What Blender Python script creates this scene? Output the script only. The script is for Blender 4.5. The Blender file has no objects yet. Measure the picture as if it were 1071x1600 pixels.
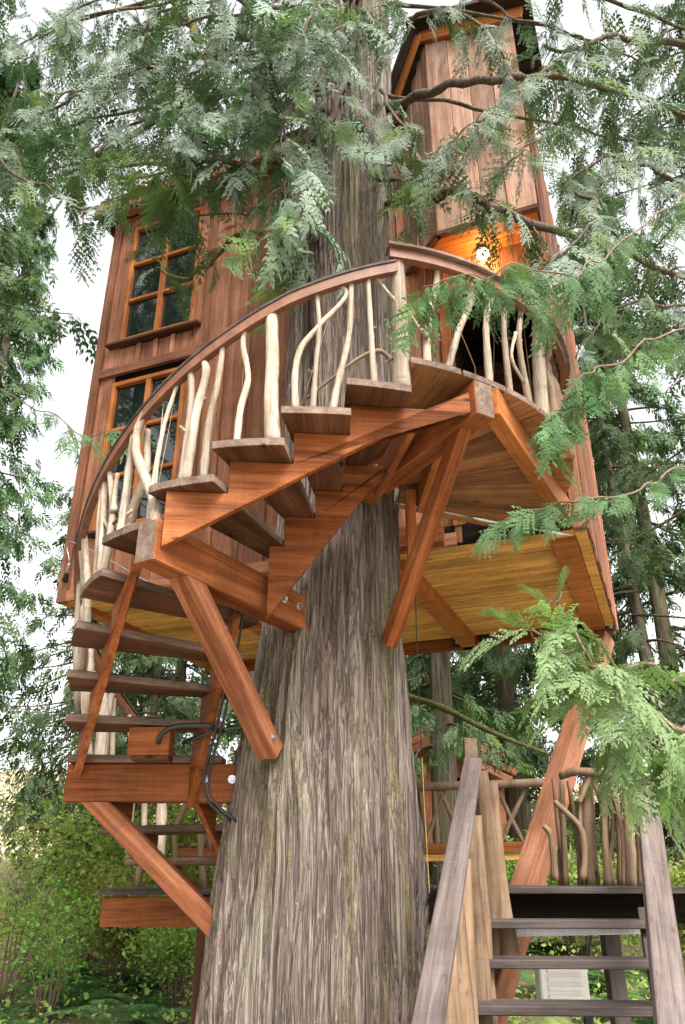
import bpy, bmesh, math, random
import numpy as np
from mathutils import Vector, Matrix, Euler

S = bpy.context.scene
COL = S.collection
R_ = math.radians

# ------------------------------------------------------------------ camera, world, sun, exposure
EYE = 1.6
PITCH = R_(25)
FPX = 1235.0
cd = bpy.data.cameras.new('camera')
cam = bpy.data.objects.new('camera', cd)
COL.objects.link(cam)
cam.location = (0, 0, EYE)
cam.rotation_euler = (R_(90) + PITCH, 0, 0)
cd.sensor_fit = 'VERTICAL'
cd.sensor_height = 36.0
cd.lens = 36.0 * FPX / 1600.0
cd.clip_end = 2000
S.camera = cam

SUN_EL, SUN_AZ = 52, 155        # azimuth from +Y clockwise: high behind the viewer's right shoulder
wd = bpy.data.worlds.new('World')
S.world = wd
wd.use_nodes = True
nt = wd.node_tree
nt.nodes.clear()
wo = nt.nodes.new('ShaderNodeOutputWorld')
bg = nt.nodes.new('ShaderNodeBackground')
sky = nt.nodes.new('ShaderNodeTexSky')
sky.sky_type = 'NISHITA'
sky.sun_disc = False
sky.sun_elevation = R_(SUN_EL)
sky.sun_rotation = R_(SUN_AZ)
sky.dust_density = 4.0
sky.air_density = 1.0
hsv = nt.nodes.new('ShaderNodeHueSaturation')     # thin overcast: the blue is washed out
hsv.inputs['Saturation'].default_value = 0.08
hsv.inputs['Value'].default_value = 1.25
nt.links.new(sky.outputs[0], hsv.inputs['Color'])
nt.links.new(hsv.outputs[0], bg.inputs[0])
bg.inputs[1].default_value = 0.098
nt.links.new(bg.outputs[0], wo.inputs[0])

sl = bpy.data.lights.new('sun', 'SUN')
sl.energy = 1.5
sl.angle = R_(22)
sl.color = (1.0, 0.955, 0.89)
sun = bpy.data.objects.new('sun', sl)
COL.objects.link(sun)
sd = Vector((math.sin(R_(SUN_AZ)) * math.cos(R_(SUN_EL)), math.cos(R_(SUN_AZ)) * math.cos(R_(SUN_EL)), math.sin(R_(SUN_EL))))
sun.rotation_euler = (-sd).to_track_quat('-Z', 'Y').to_euler()
sun.location = sd * 40

S.view_settings.view_transform = 'Standard'
S.view_settings.look = 'None'
S.view_settings.gamma = 1.0
S.view_settings.exposure = 1.97
S.view_settings.use_curve_mapping = False
S.render.engine = 'CYCLES'
S.cycles.max_bounces = 5
S.cycles.diffuse_bounces = 3
S.cycles.transmission_bounces = 4
S.cycles.use_denoising = True
S.cycles.denoising_prefilter = 'NONE'

# ------------------------------------------------------------------ helpers
random.seed(7)
rng = np.random.default_rng(11)
WM = {}
PIX_C, PIX_S = math.cos(PITCH), math.sin(PITCH)


def at(x, y, Y):
    """the point at distance Y in front of the viewer that a direction of sight meets"""
    v = 800 - y
    r = Vector((x - 535.5, FPX * PIX_C - v * PIX_S, FPX * PIX_S + v * PIX_C))
    return Vector((0, 0, EYE)) + r * (Y / r.y)


def link(o, parent=None, M=None):
    COL.objects.link(o)
    M = M or Matrix.Identity(4)
    WM[o.name] = M
    if parent is not None:
        o.parent = parent
        o.matrix_local = WM[parent.name].inverted() @ M
    else:
        o.matrix_local = M
    return o


def tag(o, label=None, cat=None, group=None, kind=None):
    if label: o['label'] = label
    if cat: o['category'] = cat
    if group: o['group'] = group
    if kind: o['kind'] = kind
    return o


def thing(name, loc, label, cat, group=None, rz=0):
    o = bpy.data.objects.new(name, None)
    o.empty_display_size = 0.2
    link(o, None, Matrix.Translation(loc) @ Matrix.Rotation(rz, 4, 'Z'))
    return tag(o, label, cat, group)


def mesh_data(name, verts, faces, mat, smooth=False):
    me = bpy.data.meshes.new(name)
    me.from_pydata([tuple(v) for v in verts], [], faces)
    me.update()
    if mat: me.materials.append(mat)
    if smooth: me.polygons.foreach_set('use_smooth', [True] * len(me.polygons))
    return me


def np_mesh(name, V, Q, mat, smooth=False):
    """fast mesh from arrays; Q is (n,4) quads or (n,3) triangles"""
    me = bpy.data.meshes.new(name)
    n, k = Q.shape
    me.vertices.add(len(V)); me.vertices.foreach_set('co', np.ascontiguousarray(V, dtype=np.float32).ravel())
    me.loops.add(n * k); me.loops.foreach_set('vertex_index', np.ascontiguousarray(Q, dtype=np.int32).ravel())
    me.polygons.add(n); me.polygons.foreach_set('loop_start', np.arange(0, n * k, k, dtype=np.int32))
    me.polygons.foreach_set('use_smooth', np.full(n, bool(smooth)))
    me.update(calc_edges=True)
    if mat: me.materials.append(mat)
    return me


def obj(name, me, parent=None, M=None):
    return link(bpy.data.objects.new(name, me), parent, M)


def frame(p0, p1, up=(0, 0, 1)):
    p0, p1 = Vector(p0), Vector(p1)
    x = (p1 - p0).normalized()
    upv = Vector(up)
    y = upv.cross(x)
    if y.length < 1e-4: y = Vector((0, 1, 0)).cross(x)
    y.normalize()
    z = x.cross(y)
    M = Matrix((x, y, z)).transposed().to_4x4()
    M.translation = p0
    return M, (p1 - p0).length


def box_mesh(name, x0, x1, y0, y1, z0, z1, mat, bev=0.004):
    bm = bmesh.new()
    vs = [bm.verts.new((x, y, z)) for x in (x0, x1) for y in (y0, y1) for z in (z0, z1)]
    for f in ((0, 1, 3, 2), (4, 6, 7, 5), (0, 4, 5, 1), (2, 3, 7, 6), (0, 2, 6, 4), (1, 5, 7, 3)):
        bm.faces.new([vs[i] for i in f])
    bmesh.ops.recalc_face_normals(bm, faces=bm.faces)
    if bev:
        bmesh.ops.bevel(bm, geom=list(bm.edges), offset=bev, segments=1, affect='EDGES')
    me = bpy.data.meshes.new(name)
    bm.to_mesh(me); bm.free()
    me.materials.append(mat)
    return me


def timber(name, p0, p1, w, h, mat, parent, up=(0, 0, 1), bev=0.004, oy=0.0, oz=0.0):
    """a squared piece of wood from p0 to p1, w across, h along up; axis centred unless offset"""
    M, L = frame(p0, p1, up)
    me = box_mesh(name, 0, L, oy - w / 2, oy + w / 2, oz - h / 2, oz + h / 2, mat, bev)
    return obj(name, me, parent, M)


def prism(name, poly, M, z0, z1, mat, parent, bev=0.003):
    """a flat outline in the local XY plane, given a thickness"""
    bm = bmesh.new()
    a = [bm.verts.new((x, y, z0)) for x, y in poly]
    b = [bm.verts.new((x, y, z1)) for x, y in poly]
    n = len(poly)
    bm.faces.new(a[::-1]); bm.faces.new(b)
    for i in range(n):
        bm.faces.new((a[i], a[(i + 1) % n], b[(i + 1) % n], b[i]))
    bmesh.ops.recalc_face_normals(bm, faces=bm.faces)
    if bev: bmesh.ops.bevel(bm, geom=list(bm.edges), offset=bev, segments=1, affect='EDGES')
    me = bpy.data.meshes.new(name)
    bm.to_mesh(me); bm.free()
    me.materials.append(mat)
    return obj(name, me, parent, M)


def spline(pts, n):
    """Catmull-Rom through pts (arrays of any width)"""
    P = np.array([tuple(p) for p in pts], float)
    if len(P) == 2: return P[0] + (P[1] - P[0]) * np.linspace(0, 1, n)[:, None]
    P = np.vstack([2 * P[0] - P[1], P, 2 * P[-1] - P[-2]])
    m = len(P) - 3
    t = np.linspace(0, m - 1e-6, n)
    i = t.astype(int); f = (t - i)[:, None]
    a, b, c, d = P[i], P[i + 1], P[i + 2], P[i + 3]
    return .5 * (2 * b + (c - a) * f + (2 * a - 5 * b + 4 * c - d) * f ** 2 + (3 * b - a - 3 * c + d) * f ** 3)


def tube_arrays(C, rad, seg=8, bump=0.0, r=None):
    C = np.asarray(C, float)
    n = len(C)
    rad = np.broadcast_to(np.asarray(rad, float), (n,))
    T = np.gradient(C, axis=0); T /= np.linalg.norm(T, axis=1)[:, None] + 1e-9
    ref = np.array([0, 0, 1.0]) if abs(T[:, 2]).mean() < .8 else np.array([0, 1.0, 0])
    A = np.cross(T, ref); A /= np.linalg.norm(A, axis=1)[:, None] + 1e-9
    B = np.cross(T, A)
    th = np.linspace(0, 2 * np.pi, seg, endpoint=False)
    rr = rad[:, None] * np.ones((n, seg))
    if bump:
        r = r or rng
        rr = rr * (1 + bump * r.normal(size=(n, 1)) + bump * .6 * r.normal(size=(n, seg)))
    V = C[:, None, :] + rr[..., None] * (np.cos(th)[None, :, None] * A[:, None, :] + np.sin(th)[None, :, None] * B[:, None, :])
    V = V.reshape(-1, 3)
    i = np.arange(n - 1)[:, None]; j = np.arange(seg)[None, :]
    a = i * seg + j; b = i * seg + (j + 1) % seg
    Q = np.stack([a, b, b + seg, a + seg], -1).reshape(-1, 4)
    # caps as fans of quads towards a centre vertex
    k = len(V)
    V = np.vstack([V, C[0], C[-1]])
    capA, capB = [], []
    for s in range(0, seg, 2):
        capA.append([k, (s + 2) % seg, s + 1, s])
        o = (n - 1) * seg
        capB.append([k + 1, o + s, o + s + 1, o + (s + 2) % seg])
    Q = np.vstack([Q, np.array(capA), np.array(capB)])
    return V, Q


def tube(name, pts, radii, mat, parent, n=14, seg=8, bump=0.0, smooth=True):
    pts = [tuple(p) for p in pts]
    C = spline(pts, n)
    rad = np.interp(np.linspace(0, 1, n), np.linspace(0, 1, len(radii)), radii) if hasattr(radii, '__len__') else radii
    o = C[0].copy()
    V, Q = tube_arrays(C - o, rad, seg, bump)
    me = np_mesh(name, V, Q, mat, smooth)
    return obj(name, me, parent, Matrix.Translation(Vector(o)))


def disc_bolt(p, nrm, r, parent, mat):
    """washer with a hexagonal head"""
    nrm = Vector(nrm).normalized()
    M = nrm.to_track_quat('Z', 'Y').to_matrix().to_4x4()
    M.translation = Vector(p)
    bm = bmesh.new()
    bmesh.ops.create_cone(bm, cap_ends=True, segments=14, radius1=r, radius2=r * .95, depth=.006, matrix=Matrix.Translation((0, 0, .003)))
    bmesh.ops.create_cone(bm, cap_ends=True, segments=6, radius1=r * .6, radius2=r * .55, depth=.016, matrix=Matrix.Translation((0, 0, .0145)))
    me = bpy.data.meshes.new('bolt'); bm.to_mesh(me); bm.free(); me.materials.append(mat)
    return obj('bolt', me, parent, M)


def face_mat(o, mat, test):
    """a second material on the faces that pass the test (cut ends, weathered edges)"""
    o.data.materials.append(mat)
    k_ = len(o.data.materials) - 1
    for p_ in o.data.polygons:
        if test(p_.normal): p_.material_index = k_
    return o


# ------------------------------------------------------------------ materials
def new_mat(name):
    m = bpy.data.materials.new(name)
    m.use_nodes = True
    t = m.node_tree
    t.nodes.clear()
    out = t.nodes.new('ShaderNodeOutputMaterial')
    return m, t, out


def N(t, typ, **kw):
    n = t.nodes.new(typ)
    for k, v in kw.items(): setattr(n, k, v)
    return n


def mixc(t, fac, a, b, mode='MIX'):
    n = t.nodes.new('ShaderNodeMix'); n.data_type = 'RGBA'; n.blend_type = mode
    for s, v in ((n.inputs[0], fac), (n.inputs[6], a), (n.inputs[7], b)):
        if hasattr(v, 'links') or isinstance(v, bpy.types.NodeSocket): t.links.new(v, s)
        elif isinstance(v, (int, float)): s.default_value = v
        else: s.default_value = (*v, 1)
    return n.outputs[2]


def ramp(t, src, stops):
    n = t.nodes.new('ShaderNodeValToRGB')
    el = n.color_ramp.elements
    while len(el) < len(stops): el.new(.5)
    for e, (p, c) in zip(el, stops):
        e.position = p
        e.color = (*c, 1) if hasattr(c, '__len__') else (c, c, c, 1)
    t.links.new(src, n.inputs[0])
    return n.outputs[0]


def noise(t, vec, scale, detail=4, rough=.6, dist=0.0):
    n = t.nodes.new('ShaderNodeTexNoise')
    n.inputs['Scale'].default_value = scale
    n.inputs['Detail'].default_value = detail
    n.inputs['Roughness'].default_value = rough
    n.inputs['Distortion'].default_value = dist
    if vec is not None: t.links.new(vec, n.inputs['Vector'])
    return n.outputs[0]


def mapping(t, vec, scale=(1, 1, 1)):
    n = t.nodes.new('ShaderNodeMapping')
    n.inputs['Scale'].default_value = scale
    t.links.new(vec, n.inputs['Vector'])
    return n.outputs[0]


def wood(name, dark, mid, light, rough=.62, axis=0, var=.25, grain=1.0, weather=None, wfac=.0, bump=.35, stain=.35):
    """sawn timber: grain drawn out along the piece, rings, a few knots, every piece a little different"""
    m, t, out = new_mat(name)
    tc = N(t, 'ShaderNodeTexCoord'); oi = N(t, 'ShaderNodeObjectInfo')
    add = N(t, 'ShaderNodeVectorMath', operation='MULTIPLY_ADD')
    comb = N(t, 'ShaderNodeCombineXYZ')
    for i in range(3): t.links.new(oi.outputs['Random'], comb.inputs[i])
    t.links.new(comb.outputs[0], add.inputs[0]); add.inputs[1].default_value = (37.0, 21.0, 53.0)
    t.links.new(tc.outputs['Object'], add.inputs[2])
    v = add.outputs[0]
    sc = [9.0 * grain] * 3; sc[axis] = .55
    st = mapping(t, v, tuple(sc))
    g1 = noise(t, st, 1.6, 5, .62, .5)
    sc2 = [70.0 * grain] * 3; sc2[axis] = 2.2
    g2 = noise(t, mapping(t, v, tuple(sc2)), 1.4, 3, .6)
    big = noise(t, v, 2.3, 3, .5)
    c = ramp(t, g1, [(.28, dark), (.5, mid), (.72, light)])
    f2 = ramp(t, g2, [(.35, .62), (.6, 1.0)])
    c = mixc(t, .7, c, f2, 'MULTIPLY')
    # knots
    vo = N(t, 'ShaderNodeTexVoronoi'); vo.inputs['Scale'].default_value = 2.6
    ks = [2.2] * 3; ks[axis] = .8
    t.links.new(mapping(t, v, tuple(ks)), vo.inputs['Vector'])
    kn = ramp(t, vo.outputs['Distance'], [(.04, 1.0), (.10, .0)])
    c = mixc(t, kn, c, tuple(x * .35 for x in dark))
    # blotchy staining, drips across the grain, saw marks and a few drying checks
    bl = ramp(t, big, [(.3, .62), (.62, 1.12)])
    c = mixc(t, .75, c, bl, 'MULTIPLY')
    ds = [16.0] * 3; ds[2 if axis != 2 else 0] = 1.5
    dr = ramp(t, noise(t, mapping(t, v, tuple(ds)), 1.0, 4, .65), [(.28, .45), (.44, 1.0)])
    c = mixc(t, stain, c, dr, 'MULTIPLY')
    ss = [3.0] * 3; ss[axis] = 60.0
    saw = noise(t, mapping(t, v, tuple(ss)), 1.0, 2, .5)
    c = mixc(t, .3, c, ramp(t, saw, [(.3, .75), (.6, 1.05)]), 'MULTIPLY')
    cs = [26.0] * 3; cs[axis] = .8
    ck = ramp(t, noise(t, mapping(t, v, tuple(cs)), 1.0, 2, .5, .2), [(.485, 1.0), (.5, .25), (.515, 1.0)])
    c = mixc(t, .5, c, ck, 'MULTIPLY')
    hs = N(t, 'ShaderNodeHueSaturation')
    mr = N(t, 'ShaderNodeMapRange'); t.links.new(oi.outputs['Random'], mr.inputs[0])
    mr.inputs[3].default_value = 1 - var; mr.inputs[4].default_value = 1 + var
    t.links.new(mr.outputs[0], hs.inputs['Value']); t.links.new(c, hs.inputs['Color'])
    c = hs.outputs[0]
    if weather:
        wn = ramp(t, noise(t, mapping(t, v, tuple([5.0 if i != axis else 1.2 for i in range(3)])), 1.3, 5, .65), [(.5 - wfac, 0.0), (.85 - wfac, 1.0)])
        c = mixc(t, wn, c, weather)
    p = N(t, 'ShaderNodeBsdfPrincipled')
    t.links.new(c, p.inputs['Base Color'])
    p.inputs['Roughness'].default_value = rough
    p.inputs['Specular IOR Level'].default_value = .12
    bp = N(t, 'ShaderNodeBump'); bp.inputs['Strength'].default_value = bump; bp.inputs['Distance'].default_value = .006
    t.links.new(g2, bp.inputs['Height']); t.links.new(bp.outputs[0], p.inputs['Normal'])
    t.links.new(p.outputs[0], out.inputs[0])
    return m


def plain(name, col, rough=.5, metal=0.0, emit=None, es=0.0, nscale=0, nvar=.2):
    m, t, out = new_mat(name)
    p = N(t, 'ShaderNodeBsdfPrincipled')
    p.inputs['Base Color'].default_value = (*col, 1)
    p.inputs['Roughness'].default_value = rough
    p.inputs['Metallic'].default_value = metal
    if nscale:
        tc = N(t, 'ShaderNodeTexCoord')
        nn = ramp(t, noise(t, tc.outputs['Object'], nscale, 5, .65), [(.3, 1 - nvar), (.7, 1 + nvar)])
        t.links.new(mixc(t, 1.0, col, nn, 'MULTIPLY'), p.inputs['Base Color'])
    if emit:
        p.inputs['Emission Color'].default_value = (*emit, 1)
        p.inputs['Emission Strength'].default_value = es
    t.links.new(p.outputs[0], out.inputs[0])
    return m


def leaf(name, top, under, trans=.35, rough=.55, var=.3, hue=.03, young=None):
    """scale foliage: greener above, pale below, some light through it"""
    m, t, out = new_mat(name)
    oi = N(t, 'ShaderNodeObjectInfo'); gm = N(t, 'ShaderNodeNewGeometry'); tc = N(t, 'ShaderNodeTexCoord')
    c = mixc(t, gm.outputs['Backfacing'], top, under)
    if young:
        nz = ramp(t, noise(t, gm.outputs['Position'], 1.9, 3, .6), [(.52, 0.0), (.68, 1.0)])
        c = mixc(t, nz, c, young)
    n2 = ramp(t, noise(t, gm.outputs['Position'], 6.0, 3, .6), [(.3, 1 - var), (.7, 1 + var)])
    c = mixc(t, 1.0, c, n2, 'MULTIPLY')
    hs = N(t, 'ShaderNodeHueSaturation')
    mr = N(t, 'ShaderNodeMapRange'); t.links.new(oi.outputs['Random'], mr.inputs[0])
    mr.inputs[3].default_value = 1 - var * .8; mr.inputs[4].default_value = 1 + var * .8
    mh = N(t, 'ShaderNodeMapRange'); t.links.new(oi.outputs['Random'], mh.inputs[0])
    mh.inputs[3].default_value = .5 - hue; mh.inputs[4].default_value = .5 + hue
    t.links.new(mr.outputs[0], hs.inputs['Value']); t.links.new(mh.outputs[0], hs.inputs['Hue']); t.links.new(c, hs.inputs['Color'])
    p = N(t, 'ShaderNodeBsdfPrincipled'); t.links.new(hs.outputs[0], p.inputs['Base Color'])
    p.inputs['Roughness'].default_value = rough; p.inputs['Specular IOR Level'].default_value = .12
    tr = N(t, 'ShaderNodeBsdfTranslucent'); t.links.new(hs.outputs[0], tr.inputs[0])
    mx = N(t, 'ShaderNodeMixShader'); mx.inputs[0].default_value = trans
    t.links.new(p.outputs[0], mx.inputs[1]); t.links.new(tr.outputs[0], mx.inputs[2])
    t.links.new(mx.outputs[0], out.inputs[0])
    return m


def bark(name, ridge, furrow, moss, moss_amt=.5, vscale=1.0, lichen=None):
    m, t, out = new_mat(name)
    tc = N(t, 'ShaderNodeTexCoord')
    v = tc.outputs['Object']
    st = mapping(t, v, (11 * vscale, 11 * vscale, .55 * vscale))
    a = noise(t, st, 1.5, 8, .62, .35)
    st2 = mapping(t, v, (42 * vscale, 42 * vscale, 2.0 * vscale))
    b = noise(t, st2, 1.5, 5, .6, .2)
    mid = tuple(.5 * (x + y) for x, y in zip(ridge, furrow))
    c = ramp(t, a, [(.3, furrow), (.45, mid), (.56, ridge), (.74, tuple(min(1, x * 1.3) for x in ridge))])
    c = mixc(t, .6, c, ramp(t, b, [(.33, .5), (.58, 1.12)]), 'MULTIPLY')
    mv = mapping(t, v, (1, 1, .42))
    mm = noise(t, mv, 2.6, 7, .7, .3)
    mf = noise(t, v, 38, 5, .7)
    ma = N(t, 'ShaderNodeMath', operation='MULTIPLY'); t.links.new(mm, ma.inputs[0]); t.links.new(mf, ma.inputs[1])
    mk = ramp(t, ma.outputs[0], [(.31 - .12 * moss_amt, 0.0), (.41 - .12 * moss_amt, .85)])
    mcol = ramp(t, mf, [(.35, tuple(x * .6 for x in moss)), (.6, moss)])
    c = mixc(t, mk, c, mcol)
    if lichen:
        lk = ramp(t, noise(t, mapping(t, v, (2.2, 2.2, .8)), 1.6, 6, .7), [(.55, 0.0), (.72, .6)])
        c = mixc(t, lk, c, lichen)
    p = N(t, 'ShaderNodeBsdfPrincipled'); t.links.new(c, p.inputs['Base Color'])
    p.inputs['Roughness'].default_value = .85; p.inputs['Specular IOR Level'].default_value = .15
    ad = N(t, 'ShaderNodeMath', operation='MULTIPLY_ADD')
    t.links.new(a, ad.inputs[0]); ad.inputs[1].default_value = 1.6; t.links.new(b, ad.inputs[2])
    bp = N(t, 'ShaderNodeBump'); bp.inputs['Strength'].default_value = .8; bp.inputs['Distance'].default_value = .03 / vscale
    t.links.new(ad.outputs[0], bp.inputs['Height']); t.links.new(bp.outputs[0], p.inputs['Normal'])
    t.links.new(p.outputs[0], out.inputs[0])
    return m


def cedar_bark():
    """stringy red cedar bark: long plates parted by thin fissures, fibres, moss in streaks"""
    m, t, out = new_mat('red cedar bark')
    tc = N(t, 'ShaderNodeTexCoord'); v = tc.outputs['Object']

    def fiss(sc, w, seed_off, det=5, dist=.5):
        mp = N(t, 'ShaderNodeMapping'); mp.inputs['Scale'].default_value = sc; mp.inputs['Location'].default_value = (seed_off, seed_off * .7, seed_off * 1.3)
        t.links.new(v, mp.inputs['Vector'])
        n_ = noise(t, mp.outputs[0], 1.0, det, .55, dist)
        return ramp(t, n_, [(.5 - w, 1.0), (.5 - w * .22, 0.0), (.5 + w * .22, 0.0), (.5 + w, 1.0)]), n_
    f1, n1 = fiss((10, 10, .26), .04, 3, 4, .3)
    f2, n2 = fiss((26, 26, .5), .05, 7, 4, .3)
    f3, n3 = fiss((60, 60, .7), .08, 11, 3, .2)
    tone = noise(t, mapping(t, v, (5, 5, .35)), 1.0, 5, .6, .4)
    c = ramp(t, tone, [(.28, (.22, .16, .125)), (.42, (.27, .21, .172)), (.54, (.31, .25, .212)), (.66, (.355, .30, .262)), (.8, (.29, .25, .185))])
    fib = noise(t, mapping(t, v, (130, 130, 1.5)), 1.0, 3, .6)
    c = mixc(t, .7, c, ramp(t, fib, [(.3, .62), (.6, 1.14)]), 'MULTIPLY')
    flk = noise(t, mapping(t, v, (60, 60, 1.3)), 1.0, 4, .65)
    c = mixc(t, .45, c, ramp(t, flk, [(.36, .6), (.55, 1.08)]), 'MULTIPLY')
    fm = N(t, 'ShaderNodeMath', operation='MULTIPLY'); t.links.new(f1, fm.inputs[0]); t.links.new(f2, fm.inputs[1])
    fc = ramp(t, fm.outputs[0], [(0.0, (.10, .06, .045)), (.7, (1, 1, 1))])
    c = mixc(t, .58, c, fc, 'MULTIPLY')
    c = mixc(t, .35, c, ramp(t, f3, [(0.0, (.35, .25, .2)), (.9, (1, 1, 1))]), 'MULTIPLY')
    # moss: ochre-green crust in long streaks, thicker in places
    mm = noise(t, mapping(t, v, (3.2, 3.2, .5)), 1.0, 5, .6, .3)
    mf = noise(t, v, 46, 5, .72)
    ma = N(t, 'ShaderNodeMath', operation='MULTIPLY_ADD'); t.links.new(mm, ma.inputs[0]); ma.inputs[1].default_value = 1.3; t.links.new(mf, ma.inputs[2])
    mk = ramp(t, ma.outputs[0], [(1.16, 0.0), (1.30, .8)])
    sub = N(t, 'ShaderNodeMath', operation='SUBTRACT'); t.links.new(ma.outputs[0], sub.inputs[0]); sub.inputs[1].default_value = .5
    mk = ramp(t, sub.outputs[0], [(.71, 0.0), (.90, .7)])
    mcol = ramp(t, mf, [(.35, (.11, .09, .03)), (.5, (.21, .18, .06)), (.68, (.28, .29, .14))])
    c = mixc(t, mk, c, mcol)
    lk = ramp(t, noise(t, mapping(t, v, (2.0, 2.0, .5)), 1.3, 5, .65), [(.56, 0.0), (.74, .45)])
    c = mixc(t, lk, c, (.27, .26, .20))
    p = N(t, 'ShaderNodeBsdfPrincipled'); t.links.new(c, p.inputs['Base Color'])
    p.inputs['Roughness'].default_value = .85; p.inputs['Specular IOR Level'].default_value = .2
    h1 = N(t, 'ShaderNodeMath', operation='MULTIPLY_ADD'); t.links.new(fm.outputs[0], h1.inputs[0]); h1.inputs[1].default_value = .6
    h2 = N(t, 'ShaderNodeMath', operation='MULTIPLY_ADD'); t.links.new(f3, h2.inputs[0]); h2.inputs[1].default_value = .3; t.links.new(fib, h2.inputs[2])
    h3 = N(t, 'ShaderNodeMath', operation='MULTIPLY_ADD'); t.links.new(flk, h3.inputs[0]); h3.inputs[1].default_value = .7; t.links.new(h2.outputs[0], h3.inputs[2])
    t.links.new(h3.outputs[0], h1.inputs[2])
    bp = N(t, 'ShaderNodeBump'); bp.inputs['Strength'].default_value = .9; bp.inputs['Distance'].default_value = .02
    t.links.new(h1.outputs[0], bp.inputs['Height']); t.links.new(bp.outputs[0], p.inputs['Normal'])
    t.links.new(p.outputs[0], out.inputs[0])
    return m


M_SIDING = wood('cedar siding', (.17, .070, .038), (.295, .126, .071), (.40, .19, .115), rough=.65, var=.32)
M_SIDING_PALE = wood('weathered cedar siding', (.22, .11, .068), (.37, .21, .14), (.48, .315, .23), rough=.7, var=.28, weather=(.42, .30, .235), wfac=.0)
M_TRIM = wood('window trim', (.30, .095, .022), (.42, .145, .038), (.52, .20, .06), rough=.45, var=.1)
M_BEAM = wood('stained fir', (.115, .030, .009), (.265, .080, .023), (.40, .14, .046), rough=.6, var=.18)
M_BEAM_PINK = wood('pinkish fir', (.145, .047, .018), (.31, .11, .048), (.44, .19, .10), rough=.6, var=.12)  # lighter, pinker tone than the stained fir
M_TREAD = wood('tread wood', (.05, .021, .011), (.105, .043, .021), (.17, .078, .042), rough=.6, var=.2, weather=(.16, .105, .08), wfac=-.08)
M_FLOORB = wood('floor boards underside', (.46, .225, .05), (.64, .345, .09), (.78, .48, .16), rough=.6, var=.22)
M_RAIL = plain('bent rail', (.155, .062, .028), .65, nscale=14, nvar=.4)
M_LANDING = wood('landing planks', (.17, .07, .027), (.32, .145, .06), (.44, .22, .10), rough=.6, var=.25)
M_GREY = wood('weathered grey plank', (.085, .064, .056), (.14, .108, .097), (.20, .165, .15), rough=.75, var=.1)
M_EDGE = wood('weathered sawn edge', (.11, .068, .048), (.19, .132, .10), (.28, .215, .175), rough=.75, var=.15)
M_DARKPLANK = wood('dark stair plank', (.035, .027, .025), (.07, .055, .05), (.115, .092, .085), rough=.6, var=.15)
M_PEELED = wood('peeled branch', (.25, .18, .12), (.43, .345, .26), (.55, .475, .385), rough=.6, axis=2, var=.22, grain=.8, weather=(.20, .125, .075), wfac=.0, bump=.5, stain=.55)
M_LOG = wood('brown pole', (.12, .07, .04), (.21, .135, .082), (.30, .205, .13), rough=.6, axis=2, var=.18, grain=.5, weather=(.16, .12, .09), wfac=0, bump=.15)
M_BARK = cedar_bark()
M_BARK2 = bark('dark bark', (.16, .125, .10), (.035, .027, .02), (.11, .12, .03), .6, vscale=.8)
M_LIMB = bark('limb bark', (.13, .10, .08), (.04, .03, .022), (.14, .15, .025), .35, vscale=2.2)
M_MOSSLIMB = bark('mossy limb', (.10, .08, .05), (.04, .03, .02), (.14, .15, .03), 1.0, vscale=2.2)
M_TWIG = plain('twig', (.15, .095, .065), .8, nscale=20, nvar=.3)
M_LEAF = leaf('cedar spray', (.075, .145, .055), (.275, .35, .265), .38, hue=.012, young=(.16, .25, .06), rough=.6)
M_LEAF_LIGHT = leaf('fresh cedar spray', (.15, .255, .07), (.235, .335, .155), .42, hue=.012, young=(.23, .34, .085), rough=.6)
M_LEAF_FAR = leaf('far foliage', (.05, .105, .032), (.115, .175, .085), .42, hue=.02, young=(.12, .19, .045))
M_LEAF_GREEN = leaf('green cedar spray', (.06, .13, .04), (.115, .20, .085), .40, hue=.012, young=(.11, .20, .045), rough=.6)  # greener variant with less pale undersides
M_SHRUB = leaf('shrub leaves', (.22, .33, .045), (.27, .37, .09), .45, hue=.04)
M_FERN = leaf('fern fronds', (.075, .17, .05), (.12, .22, .08), .38, hue=.02)
M_STEEL = plain('galvanised steel', (.55, .55, .56), .35, 1.0, nscale=60)
M_BLACKIRON = plain('black iron', (.015, .015, .016), .5, .3)
M_RUBBER = plain('black cable', (.012, .012, .013), .45)
M_ROPE = plain('yellow cord', (.55, .36, .08), .6)
M_WHITEBOX = plain('white painted metal', (.80, .79, .74), .4, nscale=4, nvar=.08)
M_ROOF = wood('dark shingle', (.03, .02, .016), (.06, .04, .032), (.10, .07, .055), rough=.8)
M_DARK = wood('dark backing and shade', (.006, .004, .003), (.012, .008, .006), (.02, .013, .01), rough=1.0)  # near-black backing; porch, landing-gap and deck-edge shade is put into its colour
M_SHADE = plain('frosted lamp glass', (.9, .85, .7), .4, emit=(1.0, .68, .32), es=6.0)


def glass_mat():
    m, t, out = new_mat('window glass')
    p = N(t, 'ShaderNodeBsdfPrincipled')
    p.inputs['Base Color'].default_value = (.008, .012, .011, 1)
    p.inputs['Roughness'].default_value = .02
    p.inputs['IOR'].default_value = 1.75
    tc = N(t, 'ShaderNodeTexCoord')
    bp = N(t, 'ShaderNodeBump'); bp.inputs['Strength'].default_value = .04; bp.inputs['Distance'].default_value = .02
    t.links.new(noise(t, tc.outputs['Object'], 2.2, 1), bp.inputs['Height'])
    t.links.new(bp.outputs[0], p.inputs['Normal'])
    t.links.new(p.outputs[0], out.inputs[0])
    return m


M_GLASS = glass_mat()


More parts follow.
